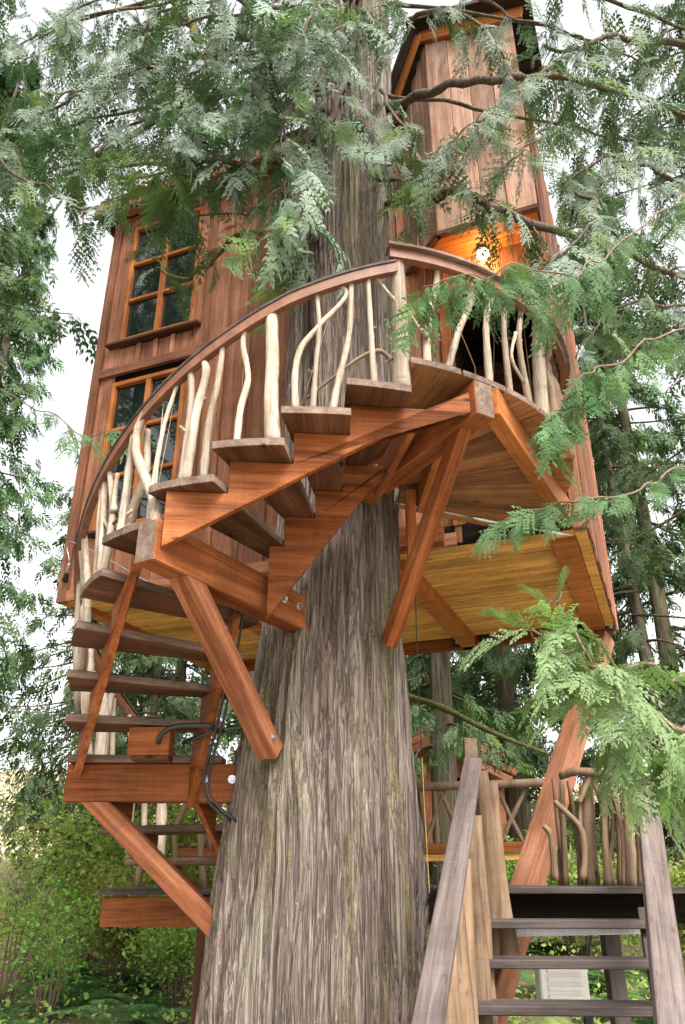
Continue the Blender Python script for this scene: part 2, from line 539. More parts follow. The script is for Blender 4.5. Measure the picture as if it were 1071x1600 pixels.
# ------------------------------------------------------------------ ground
def vnoise(u, v, seed, pu=None):
    """smooth value noise; pu makes it periodic in u"""
    g = np.random.default_rng(seed).random((256, 256))
    u0 = np.floor(u).astype(int); v0 = np.floor(v).astype(int)
    fu = u - u0; fv = v - v0
    fu = fu * fu * (3 - 2 * fu); fv = fv * fv * (3 - 2 * fv)
    w = (lambda k: k % pu) if pu else (lambda k: k % 256)
    a = g[w(u0), v0 % 256]; b = g[w(u0 + 1), v0 % 256]; c = g[w(u0), (v0 + 1) % 256]; d = g[w(u0 + 1), (v0 + 1) % 256]
    return (a * (1 - fu) + b * fu) * (1 - fv) + (c * (1 - fu) + d * fu) * fv


def ground_z(x, y):
    x = np.asarray(x, float); y = np.asarray(y, float)
    z = .085 * np.clip(y - 8, 0, 30) + .03 * np.clip(y - 38, 0, 300)
    z = z + .05 * np.clip(x - 2, 0, 30) * np.clip((y - 6) / 10, 0, 1)
    z = z - .02 * np.clip(-x - 4, 0, 25)
    z = z + .25 * (vnoise(x * .35 + 40, y * .35 + 40, 3) - .5) + .08 * (vnoise(x * 1.7 + 40, y * 1.7 + 40, 4) - .5)
    return z


gx = np.concatenate([np.linspace(-400, -40, 16), np.linspace(-36, 36, 145), np.linspace(40, 400, 16)])
gy = np.concatenate([np.linspace(-120, -12, 10), np.linspace(-10, 50, 121), np.linspace(55, 600, 20)])
GX, GY = np.meshgrid(gx, gy)
GZ = ground_z(GX, GY)
V = np.stack([GX, GY, GZ], -1).reshape(-1, 3)
nx, ny = len(gx), len(gy)
i, j = np.meshgrid(np.arange(nx - 1), np.arange(ny - 1))
k = (j * nx + i).ravel()
Q = np.stack([k, k + 1, k + 1 + nx, k + nx], -1)
m, t, out = new_mat('forest floor')
tc = N(t, 'ShaderNodeTexCoord')
c = ramp(t, noise(t, tc.outputs['Object'], 1.3, 8, .7), [(.3, (.06, .04, .022)), (.48, (.16, .10, .055)), (.58, (.09, .11, .03)), (.75, (.14, .19, .05))])
ln = N(t, 'ShaderNodeVectorMath', operation='DISTANCE'); t.links.new(tc.outputs['Object'], ln.inputs[0]); ln.inputs[1].default_value = (0, 2.5, 0)
lm = N(t, 'ShaderNodeMath', operation='MULTIPLY_ADD'); t.links.new(noise(t, tc.outputs['Object'], .6, 4, .6), lm.inputs[0]); lm.inputs[1].default_value = -3.0; t.links.new(ln.outputs['Value'], lm.inputs[2])
lr = N(t, 'ShaderNodeMapRange'); t.links.new(lm.outputs[0], lr.inputs[0]); lr.inputs[1].default_value = 5.0; lr.inputs[2].default_value = 5.8
gr = ramp(t, noise(t, tc.outputs['Object'], 55, 3, .7), [(.3, (.28, .24, .19)), (.7, (.52, .46, .38))])  # pale gravel round the viewer, unseen, added to bounce light onto undersides
c = mixc(t, lr.outputs[0], gr, c)
p = N(t, 'ShaderNodeBsdfPrincipled'); t.links.new(c, p.inputs['Base Color']); p.inputs['Roughness'].default_value = .95
t.links.new(p.outputs[0], out.inputs[0])
tag(obj('ground', np_mesh('ground', V, Q, m, True)), kind='structure')

# pale bare hillside far to the left
hx = np.linspace(-120, 60, 60); hv = np.linspace(0, 1, 24)
HX, HV = np.meshgrid(hx, hv)
HZ = HV * (11 + 5 * vnoise(HX * .06 + 30, HV * 0 + 3.3, 9)) + 2.2 + .8 * vnoise(HX * .4 + 50, HV * 14, 10)
HY = 75 + 45 * HV + 4 * vnoise(HX * .1 + 20, HV * 3, 8)
V = np.stack([HX, HY, HZ - 1.0], -1).reshape(-1, 3)
i, j = np.meshgrid(np.arange(59), np.arange(23)); k = (j * 60 + i).ravel()
Q = np.stack([k, k + 1, k + 61, k + 60], -1)
m, t, out = new_mat('bare hillside')
tc = N(t, 'ShaderNodeTexCoord')
c = ramp(t, noise(t, mapping(t, tc.outputs['Object'], (1, 1, .35)), .8, 8, .75), [(.3, (.20, .16, .10)), (.5, (.36, .29, .19)), (.62, (.30, .27, .13)), (.75, (.46, .38, .27))])
p = N(t, 'ShaderNodeBsdfPrincipled'); t.links.new(c, p.inputs['Base Color']); p.inputs['Roughness'].default_value = 1
t.links.new(p.outputs[0], out.inputs[0])
tag(obj('hills', np_mesh('hills', V, Q, m, True)), kind='structure')

# ------------------------------------------------------------------ the great cedar trunk
TZ = np.array([-1.0, 0, .8, 1.6, 2.28, 3.16, 4.17, 6.5, 9.3, 13, 19, 24])
TR = np.array([.80, .66, .612, .600, .545, .468, .410, .400, .334, .27, .16, .04])
TX = np.array([-.23, -.21, -.195, -.145, -.142, -.097, -.03, -.01, .13, .22, .3, .33])
TY0 = 5.5


def trunk_c(z): return np.interp(z, TZ, TX), np.interp(z, TZ, TR)


def trunk_mesh():
    na = 420
    zz = np.concatenate([np.linspace(-1, 11, 470), np.linspace(11.3, 24, 40)])
    A, Z = np.meshgrid(np.linspace(0, 2 * np.pi, na, endpoint=False), zz)
    r0 = np.interp(Z, TZ, TR); cx = np.interp(Z, TZ, TX)
    un = A / (2 * np.pi)
    twist = .012 * Z + .012 * np.sin(Z * .9)
    w = un + twist
    wob = .5 * (vnoise(w * 24 + 100, Z * 1.1 + 50, 21) - .5) / 24
    w2 = w + wob
    # long stringy plates: ridged noise drawn out vertically
    rid = 0
    for f, vz, a, s in ((16, .3, .5, 31), (38, .45, .8, 32), (84, .7, .7, 33), (160, 1.2, .45, 34)):
        n = vnoise((w2 * f) % f, Z * vz + 20, s, pu=f)
        rid = rid + a * (1 - np.abs(2 * n - 1) * 2)
    lobes = .05 * np.sin(5 * A + 1.0 + .1 * Z) * np.clip(1.4 - Z * .3, .25, 1.3) + .025 * np.sin(9 * A + .4)
    r = r0 * (1 + lobes * .55) - .012 + .036 * rid * np.clip(r0 / .5, .5, 1.3)
    # scaly flakes
    r = r + .012 * (vnoise((w2 * 120) % 120, Z * 5, 36, pu=120) - .5)
    # strips that stand off and end in the air
    pe = vnoise((w2 * 46) % 46, Z * .8, 37, pu=46)
    r = r + .02 * np.clip((pe - .62) / .05, 0, 1)
    X = cx + r * np.cos(A); Y = TY0 + r * np.sin(A)
    V = np.stack([X, Y, Z], -1).reshape(-1, 3)
    nz = len(zz)
    i, j = np.meshgrid(np.arange(na), np.arange(nz - 1))
    a = (j * na + i).ravel(); b = (j * na + (i + 1) % na).ravel()
    return np_mesh('trunk', V, np.stack([a, b, b + na, a + na], -1), M_BARK, True)


cedar = thing('cedar_tree', (-.2, TY0, 0), 'huge cedar with a furrowed bark trunk that the spiral stair winds around', 'tree')
obj('trunk', trunk_mesh(), cedar)

# ------------------------------------------------------------------ the tree house
U = Vector((.93, -.368, 0)).normalized()         # along the front wall, left to right
Nn = Vector((U.y, -U.x, 0))                      # out of the front wall, towards the viewer
W0 = Vector((-2.932, 7.756, 0))
WL, WD = 5.26, 3.15
ZF, ZT = 4.2, 9.42


def wp(s, z, off=0.0): return W0 + U * s + Nn * off + Vector((0, 0, z))


house = thing('tree_house', wp(WL / 2, 0, -WD / 2), 'tall two-storey cedar-sided tree house held up behind the great trunk', 'tree house')


def vboard(name, s0, s1, z0, z1, off0, off1, mat, parent, org=None, u=None, n=None, bev=.004):
    """upright board of a wall: s0..s1 wide, off0..off1 thick"""
    org = W0 if org is None else org
    u = u or U; n = n or Nn
    a = org + u * ((s0 + s1) / 2) + n * ((off0 + off1) / 2)
    return timber(name, a + Vector((0, 0, z0)), a + Vector((0, 0, z1)), abs(s1 - s0), abs(off1 - off0), mat, parent, up=n, bev=bev)


def hboard(name, s0, s1, z0, z1, off0, off1, mat, parent, org=None, u=None, n=None, bev=.004):
    org = W0 if org is None else org
    u = u or U; n = n or Nn
    c = n * ((off0 + off1) / 2) + Vector((0, 0, (z0 + z1) / 2))
    return timber(name, org + u * s0 + c, org + u * s1 + c, abs(off1 - off0), abs(z1 - z0), mat, parent, bev=bev)


def wall_core(name, p, q, z0, z1, th, n, mat, parent):
    c = Vector((0, 0, (z0 + z1) / 2)) - Vector(n) * (th / 2)
    return timber(name, Vector(p) + c, Vector(q) + c, th, z1 - z0, mat, parent, bev=0)


# front wall, in stretches round the openings
front = tag(obj('wall', box_mesh('wall', .02, WL - .02, .055, .085, ZT - .4, ZT - .01, M_DARK, 0), house, Matrix.Translation(W0) @ Matrix.Rotation(math.atan2(U.y, U.x), 4, 'Z')))
WIN = [(.30, 1.30, 4.93, 6.80), (.30, 1.32, 7.37, 9.18)]
DOOR = (4.28, 5.12, 4.36, 6.78)
# dark lining behind all the siding
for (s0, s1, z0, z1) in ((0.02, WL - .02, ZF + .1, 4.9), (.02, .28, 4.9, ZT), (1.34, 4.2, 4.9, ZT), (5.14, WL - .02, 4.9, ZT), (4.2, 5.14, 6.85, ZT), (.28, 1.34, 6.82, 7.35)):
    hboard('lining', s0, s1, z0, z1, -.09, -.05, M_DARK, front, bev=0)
random.seed(3)
# upright boards with battens
edges = [0.10, .30, .60, .83, 1.06, 1.32, 1.50, 1.74, 2.04, 2.32, 2.62, 2.90, 3.2, 3.5, 3.8, 4.02, 4.22]
for a, b in zip(edges[:-1], edges[1:]):
    if b <= 1.33 and a >= .29:
        spans = [(ZF, 4.86), (7.02, 7.30), (9.24, ZT)]
    else:
        spans = [(ZF, ZT)]
    for z0, z1 in spans:
        vboard('board', a + .002, b - .002, z0, z1, -.045, -.02 + random.uniform(-.002, .003), M_SIDING, front)
    if b > 1.33 or b in (.60, .83, 1.06, .30):
        bs = spans if 1.33 > b > .3 else [(ZF, ZT)]
        if b == .30: continue
        for z0, z1 in bs:
            vboard('batten', b - .03, b + .03, z0 + .003, z1 - .003, -.016, .004, M_SIDING, front)
for a, b in ((5.12, WL - .09),):
    vboard('board', a, b, ZF, 9.4, -.045, -.02, M_SIDING, front)
# over the doorway
for a, b in ((4.24, 4.53), (4.53, 4.82), (4.82, 5.10)):
    vboard('board', a + .002, b - .002, 6.88, 7.4, -.045, -.02, M_SIDING, front)
# corner boards and belt
vboard('corner_board', -.005, .105, ZF - .02, ZT, -.05, .022, M_SIDING, front)
vboard('corner_board', WL - .10, WL + .006, ZF - .02, 9.5, -.05, .022, M_SIDING, front)
hboard('lining', 2.7, WL - .12, ZF - .01, ZF + .17, -.04, -.0, M_DARK, front, bev=0)  # near-black board added for the shaded gap between landing and floor
hboard('belt_board', .108, 1.45, 6.90, 7.015, -.02, .03, M_SIDING, front)
hboard('bottom_trim', 0.11, 4.2, ZF - .015, ZF + .10, -.018, .018, M_SIDING, front)


def window(s0, s1, z0, z1, rows, name_sill=True):
    w = obj('window', box_mesh('window', 0, .002, 0, .002, 0, .002, M_DARK, 0), house, Matrix.Translation(wp(s0 + .3, z0 + .3, -.085)))
    ft = .055
    hb = lambda nm, a, b, c, d, o0, o1, mt=M_TRIM: hboard(nm, a, b, c, d, o0, o1, mt, w)
    vb = lambda nm, a, b, c, d, o0, o1, mt=M_TRIM: vboard(nm, a, b, c, d, o0, o1, mt, w)
    vb('frame', s0, s0 + ft, z0, z1, -.07, .012); vb('frame', s1 - ft, s1, z0, z1, -.07, .012)
    hb('frame', s0 + ft, s1 - ft, z1 - ft, z1, -.07, .010); hb('frame', s0 + ft, s1 - ft, z0, z0 + ft, -.07, .010)
    vb('casing', s0 - .09, s0 - .002, z0 - .02, z1 + .03, -.02, .020, M_SIDING)
    vb('casing', s1 + .002, s1 + .10, z0 - .02, z1 + .03, -.02, .020, M_SIDING)
    sc = (s0 + s1) / 2
    vb('mullion', sc - .033, sc + .033, z0 + ft, z1 - ft, -.06, .006)
    zz = [z0 + ft + (z1 - z0 - 2 * ft) * k / rows for k in range(rows + 1)]
    for zc in zz[1:-1]:
        hb('muntin', s0 + ft, sc - .033, zc - .022, zc + .022, -.055, .003)
        hb('muntin', sc + .033, s1 - ft, zc - .022, zc + .022, -.055, .003)
    for k in range(rows):
        for a, b in ((s0 + ft, sc - .033), (sc + .033, s1 - ft)):
            g = hboard('pane', a + .001, b - .001, zz[k] + .001, zz[k + 1] - .001, -.048, -.040, M_GLASS, w, bev=0)
            g.rotation_euler.x += random.uniform(-.012, .012); g.rotation_euler.z += random.uniform(-.012, .012)
    hboard('sill', s0 - .14, s1 + .10, z0 - .055, z0 - .022, -.03, .075, M_TREAD, w)
    return w


window(*WIN[0], 3)
window(*WIN[1], 3)

# the doorway: deep porch, its shade put into near-black sides and ceiling, frame, half-open inner door
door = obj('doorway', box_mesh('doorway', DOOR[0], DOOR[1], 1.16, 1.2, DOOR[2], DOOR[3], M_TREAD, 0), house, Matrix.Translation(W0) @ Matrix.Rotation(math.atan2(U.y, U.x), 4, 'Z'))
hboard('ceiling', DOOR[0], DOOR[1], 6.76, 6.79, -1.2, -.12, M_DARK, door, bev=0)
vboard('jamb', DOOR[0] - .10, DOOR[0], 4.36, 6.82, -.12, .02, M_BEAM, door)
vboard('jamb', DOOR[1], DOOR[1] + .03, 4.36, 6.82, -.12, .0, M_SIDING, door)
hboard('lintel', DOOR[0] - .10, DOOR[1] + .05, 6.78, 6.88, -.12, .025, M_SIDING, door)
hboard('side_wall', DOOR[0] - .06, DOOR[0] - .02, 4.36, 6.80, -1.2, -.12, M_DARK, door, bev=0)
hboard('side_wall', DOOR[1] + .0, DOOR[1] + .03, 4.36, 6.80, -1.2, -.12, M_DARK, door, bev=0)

# side and back walls
Rs = wp(WL, 0); Rb = wp(WL, 0, -WD); Lb = wp(0, 0, -WD); Ls = wp(0, 0)
V3 = -Nn
right = wall_core('wall', Rs + V3 * .06 + U * 0, Rb, ZF, 9.4, .05, U, M_DARK, house)
for k in range(11):
    a = .02 + k * (WD - .12) / 11; b = a + (WD - .12) / 11
    vboard('board', a + .002, b - .002, ZF - .02, 9.42, -.003, .022 + .008 * (k % 2), M_SIDING, right, org=Rs, u=V3, n=U)
vboard('corner_board', WD - .10, WD, ZF - .03, 9.42, -.003, .036, M_SIDING, right, org=Rs, u=V3, n=U)
back = wall_core('wall', Lb, Rb, ZF, ZT, .05, V3, M_SIDING, house)
left = wall_core('wall', Ls + V3 * .06, Lb, ZF, ZT, .05, -U, M_SIDING, house)

# main roof: low gable, eaves board at the left
rf = obj('roof', box_mesh('roof', -.16, 4.0, -.20, WD + .3, ZT + .125, ZT + .20, M_ROOF), house, Matrix.Translation(W0) @ Matrix.Rotation(math.atan2(U.y, U.x), 4, 'Z'))
hboard('fascia', -.17, 3.9, ZT - .06, ZT + .12, .18, .22, M_SIDING, rf)
hboard('soffit_board', -.10, 3.9, ZT, ZT + .02, .0, .18, M_SIDING, rf)
hboard('rake_board', -.205, -.172, ZT - .06, ZT + .14, -WD, .22, M_SIDING, rf)

# the upper bay over the porch, one corner cut off
BO = .40                                             # how far it stands out
BZ0, BZ1 = 7.30, 10.0
bs0, bs1 = 4.30, WL
bay = obj('bay', box_mesh('bay', bs0, bs1 - .01, -BO + .05, .02, BZ0 + .05, BZ1, M_DARK, 0), house, Matrix.Translation(W0) @ Matrix.Rotation(math.atan2(U.y, U.x), 4, 'Z'))
random.seed(12)
x = bs0
while x < bs1 - .03:
    w = random.choice((.13, .17, .21, .24))
    e = min(bs1, x + w)
    if bs1 - e < .08: e = bs1
    topz = BZ1 + .16 * (bs1 - (x + e) / 2)
    vboard('board', x + .002, e - .002, BZ0, topz, BO - .03, BO - .008 + random.choice((0, .014)), M_SIDING_PALE, bay)
    x = e
# cut corner, from the bay back to the main wall
c0 = wp(bs0 - .47, 0, -.05); c1 = wp(bs0, 0, BO)
cu = (c1 - c0).normalized(); cn = Vector((cu.y, -cu.x, 0)); cl = (c1 - c0).length
xs = [0, .14, .30, .43, .52, cl]
for a, b in zip(xs[:-1], xs[1:]):
    zt = BZ1 - .55 + .75 * (a + b) / 2 / cl
    vboard('board', a + .002, b - .002, BZ0, zt, -.03, -.002 + random.choice((0, .012)), M_SIDING_PALE, bay, org=c0, u=cu, n=cn)
vboard('lining', 0, cl, BZ0 + .03, BZ1 - .6, -.06, -.035, M_DARK, bay, org=c0, u=cu, n=cn, bev=0)
# soffit trim and soffit boards
hboard('soffit_trim', bs0 - .01, bs1, BZ0 - .05, BZ0 + .005, BO - .05, BO + .012, M_TREAD, bay)
hboard('soffit_trim', 0, cl + .01, BZ0 - .05, BZ0 + .005, -.05, .012, M_TREAD, bay, org=c0, u=cu, n=cn)
Mw = Matrix.Translation(W0) @ Matrix.Rotation(math.atan2(U.y, U.x), 4, 'Z')
for k in range(7):
    y0 = -.05 + k * .078; y1 = y0 + .076
    f = lambda off: bs0 - .45 + (off + .05) * (.47 / .45)
    prism('soffit_board', [(f(min(y0, .40)) + .03, -y0), (bs1 - .02, -y0), (bs1 - .02, -min(y1, .39)), (f(min(y1, .39)) + .03, -min(y1, .39))], Mw, BZ0 - .012, BZ0 + .01, M_TRIM, bay, bev=.002) if y0 < .39 else None
# rake trim along the top and the dark roof over it
rk0, rk1 = wp(bs0 - .06, BZ1 + .17, BO + .03), wp(bs1 + .12, BZ1 - .03, BO + .03)
timber('rake_board', rk0, rk1, .045, .17, M_TRIM, bay)
brf = timber('roof', rk0 + Vector((0, 0, .12)) - Nn * .5 - U * .1, rk1 + Vector((0, 0, .12)) - Nn * .5 + U * .1, 1.35, .06, M_ROOF, bay)
e0, e1 = wp(bs0 - .60, BZ1 - .60, .06), wp(bs0 - .06, BZ1 + .17, BO + .06)
timber('eave_board', e0, e1, .04, .15, M_TRIM, bay)
timber('eave_roof', e0 + Vector((-.05, 0, .10)) - cn * .3, e1 + Vector((-.05, 0, .10)) - cn * .3, .75, .05, M_ROOF, bay)
timber('eave_bracket', wp(bs0 - .30, 8.62, .12), wp(bs0 - .20, 8.85, .34), .05, .06, M_ROOF, bay)

# floor seen from below: boards, beams, joists, iron straps
fl = obj('floor', box_mesh('floor', .02, WL - .02, .05, WD - .03, ZF + .06, ZF + .10, M_DARK, 0), house, Mw)
nb = 32
for k in range(nb):
    y0 = .04 + k * (WD - .08) / nb
    me = box_mesh('floor_board', .03, WL - .03, y0 + .005, y0 + (WD - .08) / nb - .005, ZF + .03, ZF + .055, M_FLOORB, .006)
    obj('floor_board', me, fl, Mw)


def fbeam(name, s0, s1, d0, d1, z0, z1, mat): return obj(name, box_mesh(name, s0, s1, d0, d1, z0, z1, mat, .005), fl, Mw)


fbeam('edge_beam', 0.0, WL, -.02 + .05, .17, ZF - .015, ZF + .04, M_FLOORB)
fbeam('edge_beam', .02, WL - .02, WD - .25, WD - .12, ZF - .10, ZF + .03, M_BEAM)
fbeam('edge_beam', 0.0, WL, WD - .11, WD + .01, ZF - .05, ZF + .03, M_FLOORB)
fbeam('edge_beam', WL - .30, WL - .10, .18, WD - .12, ZF - .06, ZF + .035, M_TRIM)
fbeam('edge_beam', WL - .095, WL - .002, .06, WD, ZF - .03, ZF + .05, M_FLOORB)
for s in (3.52,):
    fbeam('joist', s, s + .17, .18, WD - .12, ZF - .10, ZF + .035, M_TRIM)
for s in (.02, 1.4):
    fbeam('joist', s, s + .14, .18, WD - .12, ZF - .03, ZF + .035, M_TRIM)
for s in (3.42, 3.74, WL - .42, 1.15, WL - .09):
    fbeam('iron_strap', s, s + .11, WD - .27, WD - .245, ZF - .09, ZF + .02, M_BLACKIRON)
    disc_bolt(wp(s + .055, ZF - .04, -(WD - .272)), Nn, .022, fl, M_STEEL)
# dark header between landing and floor
timber('header_beam', wp(2.9, ZF + .0, .05) + Vector((0, 0, .10)), wp(4.1, ZF + .0, .05) + Vector((0, 0, .10)), .10, .20, M_BEAM, fl)

# the long raking prop under the far right corner
pt = wp(WL - .12, ZF - .07, -(WD - .12))
pb = Vector((.70, 6.28, .12))
prop = timber('prop', pt + (pt - pb).normalized() * -.06, pb, .17, .22, M_SIDING, house)
pd = (pt - pb).normalized()
for k in range(3):
    disc_bolt(pt - pd * (.22 + .12 * k) + Vector((pd.y, -pd.x, 0)).normalized() * .08, (pd.y, -pd.x, 0), .02, prop, M_STEEL)
timber('iron_shoe', pt + Vector((-.02, -.02, .10)), pt - pd * .05, .09, .10, M_BLACKIRON, prop)

# ------------------------------------------------------------------ spiral stair
CX, CY = -.06, 5.5
stair = thing('spiral_staircase', (CX, CY, 0), 'reddish timber stair with peeled branch balusters spiralling up round the trunk', 'staircase')
K0, STEP = 284.4, 11.2


def pol(r, a, z): return Vector((CX + r * math.cos(R_(a)), CY + r * math.sin(R_(a)), z))


def tz(kk): return 1.55 + .2 * kk
def a0(kk): return K0 - STEP * (14 - kk)
def nos(a): return tz(14 - (K0 - a) / STEP)


def wedge(name, ai, ao, r0, r1, z0, z1, mat, parent, n=4, bev=.004, rout=None):
    org = pol((r0 + r1) / 2, (ai + ao) / 2, z0)
    ang = R_((ai + ao) / 2)
    ca, sa = math.cos(-ang), math.sin(-ang)
    P = []
    ring = [(min(Ro(ai + (ao - ai) * q / n), 9 if rout is None else rout(ai + (ao - ai) * q / n)), ai + (ao - ai) * q / n) for q in range(n + 1)]
    ring += [(r0, ao), (r0, ai)]
    for r, a in ring:
        d = pol(r, a, z0) - org
        P.append((d.x * ca - d.y * sa, d.x * sa + d.y * ca))
    M = Matrix.Translation(org) @ Matrix.Rotation(ang, 4, 'Z')
    return prism(name, P, M, 0, z1 - z0, mat, parent, bev)


def Ro(a): return float(np.interp(a, [120, 180, 200, 215, 228, 242, 255, 265, 280, 300, 345], [1.78, 1.74, 1.74, 1.83, 1.92, 1.94, 1.89, 1.84, 1.80, 1.78, 1.79]))


TH = .05
treads = {}
for kk in range(1, 14):
    treads[kk] = wedge('tread', a0(kk) - .6, a0(kk) + STEP + (1.2 if kk < 9 else .2), .74, 1.84, tz(kk) - TH, tz(kk), M_TREAD, stair)
    face_mat(treads[kk], M_EDGE, lambda n_: abs(n_.z) < .6)

# landing: radiating planks that reach the house wall
wall_d = (Vector((CX, CY, 0)) - W0).dot(Nn)
for q in range(9):
    a = K0 + q * STEP
    def ro(ang): 
        cs = math.cos(R_(ang - 68.4))
        return 9 if cs < .02 else max(.6, (wall_d - .03) / cs)
    pk_ = wedge('landing_plank', a + .25, a + STEP - .25, .50, 1.80, 4.305, 4.35, M_LANDING, stair, rout=ro)
    face_mat(pk_, M_EDGE, lambda n_: n_.x > .6)

# three main beams with end faces, bolted to the trunk
for ang, ztop in ((180.5, 2.30), (240.2, 3.33), (300.2, 4.30)):
    _, tr = trunk_c(ztop)
    b = timber('beam', pol(tr - .08, ang, ztop - .12), pol(Ro(ang) + .01, ang, ztop - .12), .14, .235, M_BEAM, stair, bev=.006)
    face_mat(b, M_EDGE, lambda n_: abs(n_.x) > .8)
    tang = Vector((math.sin(R_(ang)), -math.cos(R_(ang)), 0))
    sgn = -1 if tang.y < 0 else 1
    nrm = tang if (tang.y < -.2 or (ang > 270)) else -tang
    nrm = tang * (1 if (pol(1, ang, 0) + tang * .1).y < (pol(1, ang, 0) - tang * .1).y else -1)
    if ang == 240.2: nrm = Vector((math.cos(R_(330.2)), math.sin(R_(330.2)), 0))
    for rr in (tr + .12, tr + .30):
        disc_bolt(pol(rr, ang, ztop - .10) + nrm * .07, nrm, .028, b, M_STEEL)


def stringer(aL, aR, kL, kR, rL, rR, zb0, zb1, th=.045, name='stringer', inset=0.0):
    """sawn saw-tooth board carrying treads kL..kR, straight between two beams"""
    p0, p1 = pol(rL, aL, 0), pol(rR, aR, 0)
    M, L = frame(p0, p1)
    poly = [(0, zb0), (L, zb1)]
    # chord position of a tread edge
    def cpos(a):
        d = Vector((math.cos(R_(a)), math.sin(R_(a)), 0)); n_ = Vector((-(p1 - p0).y, (p1 - p0).x, 0)).normalized()
        c_ = Vector((CX, CY, 0)); tt = (p0 - c_).dot(n_) / d.dot(n_)
        return max(0, min(L, (c_ + d * tt - p0).dot((p1 - p0).normalized())))
    top = []
    for kk in range(kL, kR + 1):
        s0_, s1_ = cpos(a0(kk) + .4), cpos(a0(kk) + STEP + .4)
        if s1_ - s0_ < .02: continue
        top += [(s0_, tz(kk) - TH - .003), (s1_, tz(kk) - TH - .003)]
    top[0] = (0, top[0][1]); top[-1] = (L, top[-1][1])
    poly += top[::-1]
    M2 = M @ Matrix.Rotation(R_(90), 4, 'X')
    return prism(name, poly, M2, -th / 2, th / 2, M_BEAM, stair, .003)


stringer(242.2, 298.0, 10, 13, 1.90, 1.72, 3.17, 4.23)
stringer(246.5, 294.0, 10, 13, 1.0, .92, 3.02, 4.12)
stringer(182.8, 237.6, 5, 8, 1.68, 1.90, 2.20, 3.16)
stringer(186.5, 234.0, 5, 8, .92, 1.0, 2.02, 3.06)
stringer(124.0, 178.2, 0, 3, 1.68, 1.68, 1.36, 2.14)
stringer(128.0, 174.0, 0, 3, .92, .92, 1.30, 2.06)

# knee braces
def brace(pa, pb, w=.10, h=.15, mat=M_BEAM_PINK, up=(0, 0, 1)):
    """knee brace; its head is cut level to sit under the beam"""
    o = timber('brace', pa, pb, w, h, mat, stair, up=up, bev=.006)
    M, _ = frame(pa, pb, up)
    for v_ in o.data.vertices:
        if v_.co.x < .02:
            v_.co.x = -(M[2][1] * v_.co.y + M[2][2] * v_.co.z) / M[2][0]
    return o


b1 = brace(pol(1.60, 240.3, 3.09), pol(.66, 235.5, 2.30), .135, .115)
b2 = brace(pol(1.54, 180.5, 2.06), pol(.60, 183.5, 1.24), .135, .125)
b3 = brace(pol(1.54, 300.2, 4.06), pol(.50, 318.0, 3.04), .085, .115, M_BEAM)
bd = (pol(1.60, 240.3, 3.09) - pol(.66, 235.5, 2.30)).normalized(); bs_ = Vector((0, 0, 1)).cross(bd).normalized()
bs_ = bs_ if bs_.x > 0 else -bs_
disc_bolt(pol(.66, 235.5, 2.30) + bd * .12 + bs_ * .0675, bs_, .024, b1, M_STEEL)
bd3 = (pol(1.54, 300.2, 4.06) - pol(.50, 318.0, 3.04)).normalized(); bs3 = Vector((0, 0, 1)).cross(bd3).normalized()
bs3 = bs3 if bs3.x > 0 else -bs3
disc_bolt(pol(.50, 318.0, 3.04) + bd3 * .14 + bs3 * .0425, bs3, .022, b3, M_STEEL)
# landing joists
timber('joist', pol(1.76, 302.5, 4.20), Vector((1.74, 5.60, 4.20)), .10, .19, M_TRIM, stair)
timber('joist', pol(1.30, 303, 4.20), pol(.66, 352, 4.20), .07, .16, M_TRIM, stair)
timber('joist', pol(.60, 340, 4.24), pol(.60, 340, 3.55), .07, .08, M_TRIM, stair, up=(0, 1, 0))
timber('joist', pol(.62, 300, 4.12), pol(1.40, 290, 4.16), .05, .18, M_BEAM, stair)


# bent handrail
def rail_z(a):
    d = np.interp(a, [120, 205, 240, 262, 274, 283], [.80, .81, .815, .80, .745, .70])
    return nos(a) + d


def ribbon(name, A, zf, r, w, h, mat, dr0=0.0):
    n = len(A)
    V = []
    for a in A:
        z = zf(a)
        for dr, dz in ((-w / 2, -h), (w / 2, -h), (w / 2, 0), (-w / 2, 0)):
            V.append(tuple(pol(r + dr, a, z + dz)))
    Q = []
    for q in range(n - 1):
        for e in range(4):
            a, b = q * 4 + e, q * 4 + (e + 1) % 4
            Q.append([a, a + 4, b + 4, b])
    Q += [[0, 1, 2, 3], [4 * n - 1, 4 * n - 2, 4 * n - 3, 4 * n - 4]]
    return np_mesh(name, np.array(V), np.array(Q), mat)


rail = obj('handrail', ribbon('handrail', np.linspace(128, 282.5, 90), rail_z, 1.80, .045, .07, M_RAIL), stair)
obj('rail_cap', ribbon('rail_cap', np.linspace(128, 282.2, 90), lambda a: rail_z(a) + .018, 1.80, .062, .017, M_DARKPLANK), rail)
lz = lambda a: 5.115 + .02 * math.sin((a - 283) / 40)
rail2 = obj('handrail', ribbon('handrail', np.linspace(281.0, 352, 50), lz, 1.81, .05, .07, M_RAIL), stair)
obj('rail_cap', ribbon('rail_cap', np.linspace(280.6, 352, 50), lambda a: lz(a) + .022, 1.81, .11, .02, M_EDGE), rail2)  # paler cap: light caught along the top edge is put into its colour


def cyl(x, y, r):
    """where a line of sight meets the near side of the stair's outer cylinder"""
    v = 800 - y
    d = Vector((x - 535.5, FPX * PIX_C - v * PIX_S, FPX * PIX_S + v * PIX_C))
    A = d.x ** 2 + d.y ** 2; B = -2 * (d.x * CX + d.y * CY); Cc = CX ** 2 + CY ** 2 - r * r
    D = max(0, B * B - 4 * A * Cc)
    return Vector((0, 0, EYE)) + d * ((-B - math.sqrt(D)) / (2 * A))


def ang_of(p): return math.degrees(math.atan2(p.y - CY, p.x - CX)) % 360


def tread_top(a):
    if a >= K0 - .3: return 4.35
    return tz(max(1, math.floor((a - a0(1)) / STEP + 1e-6) + 1))


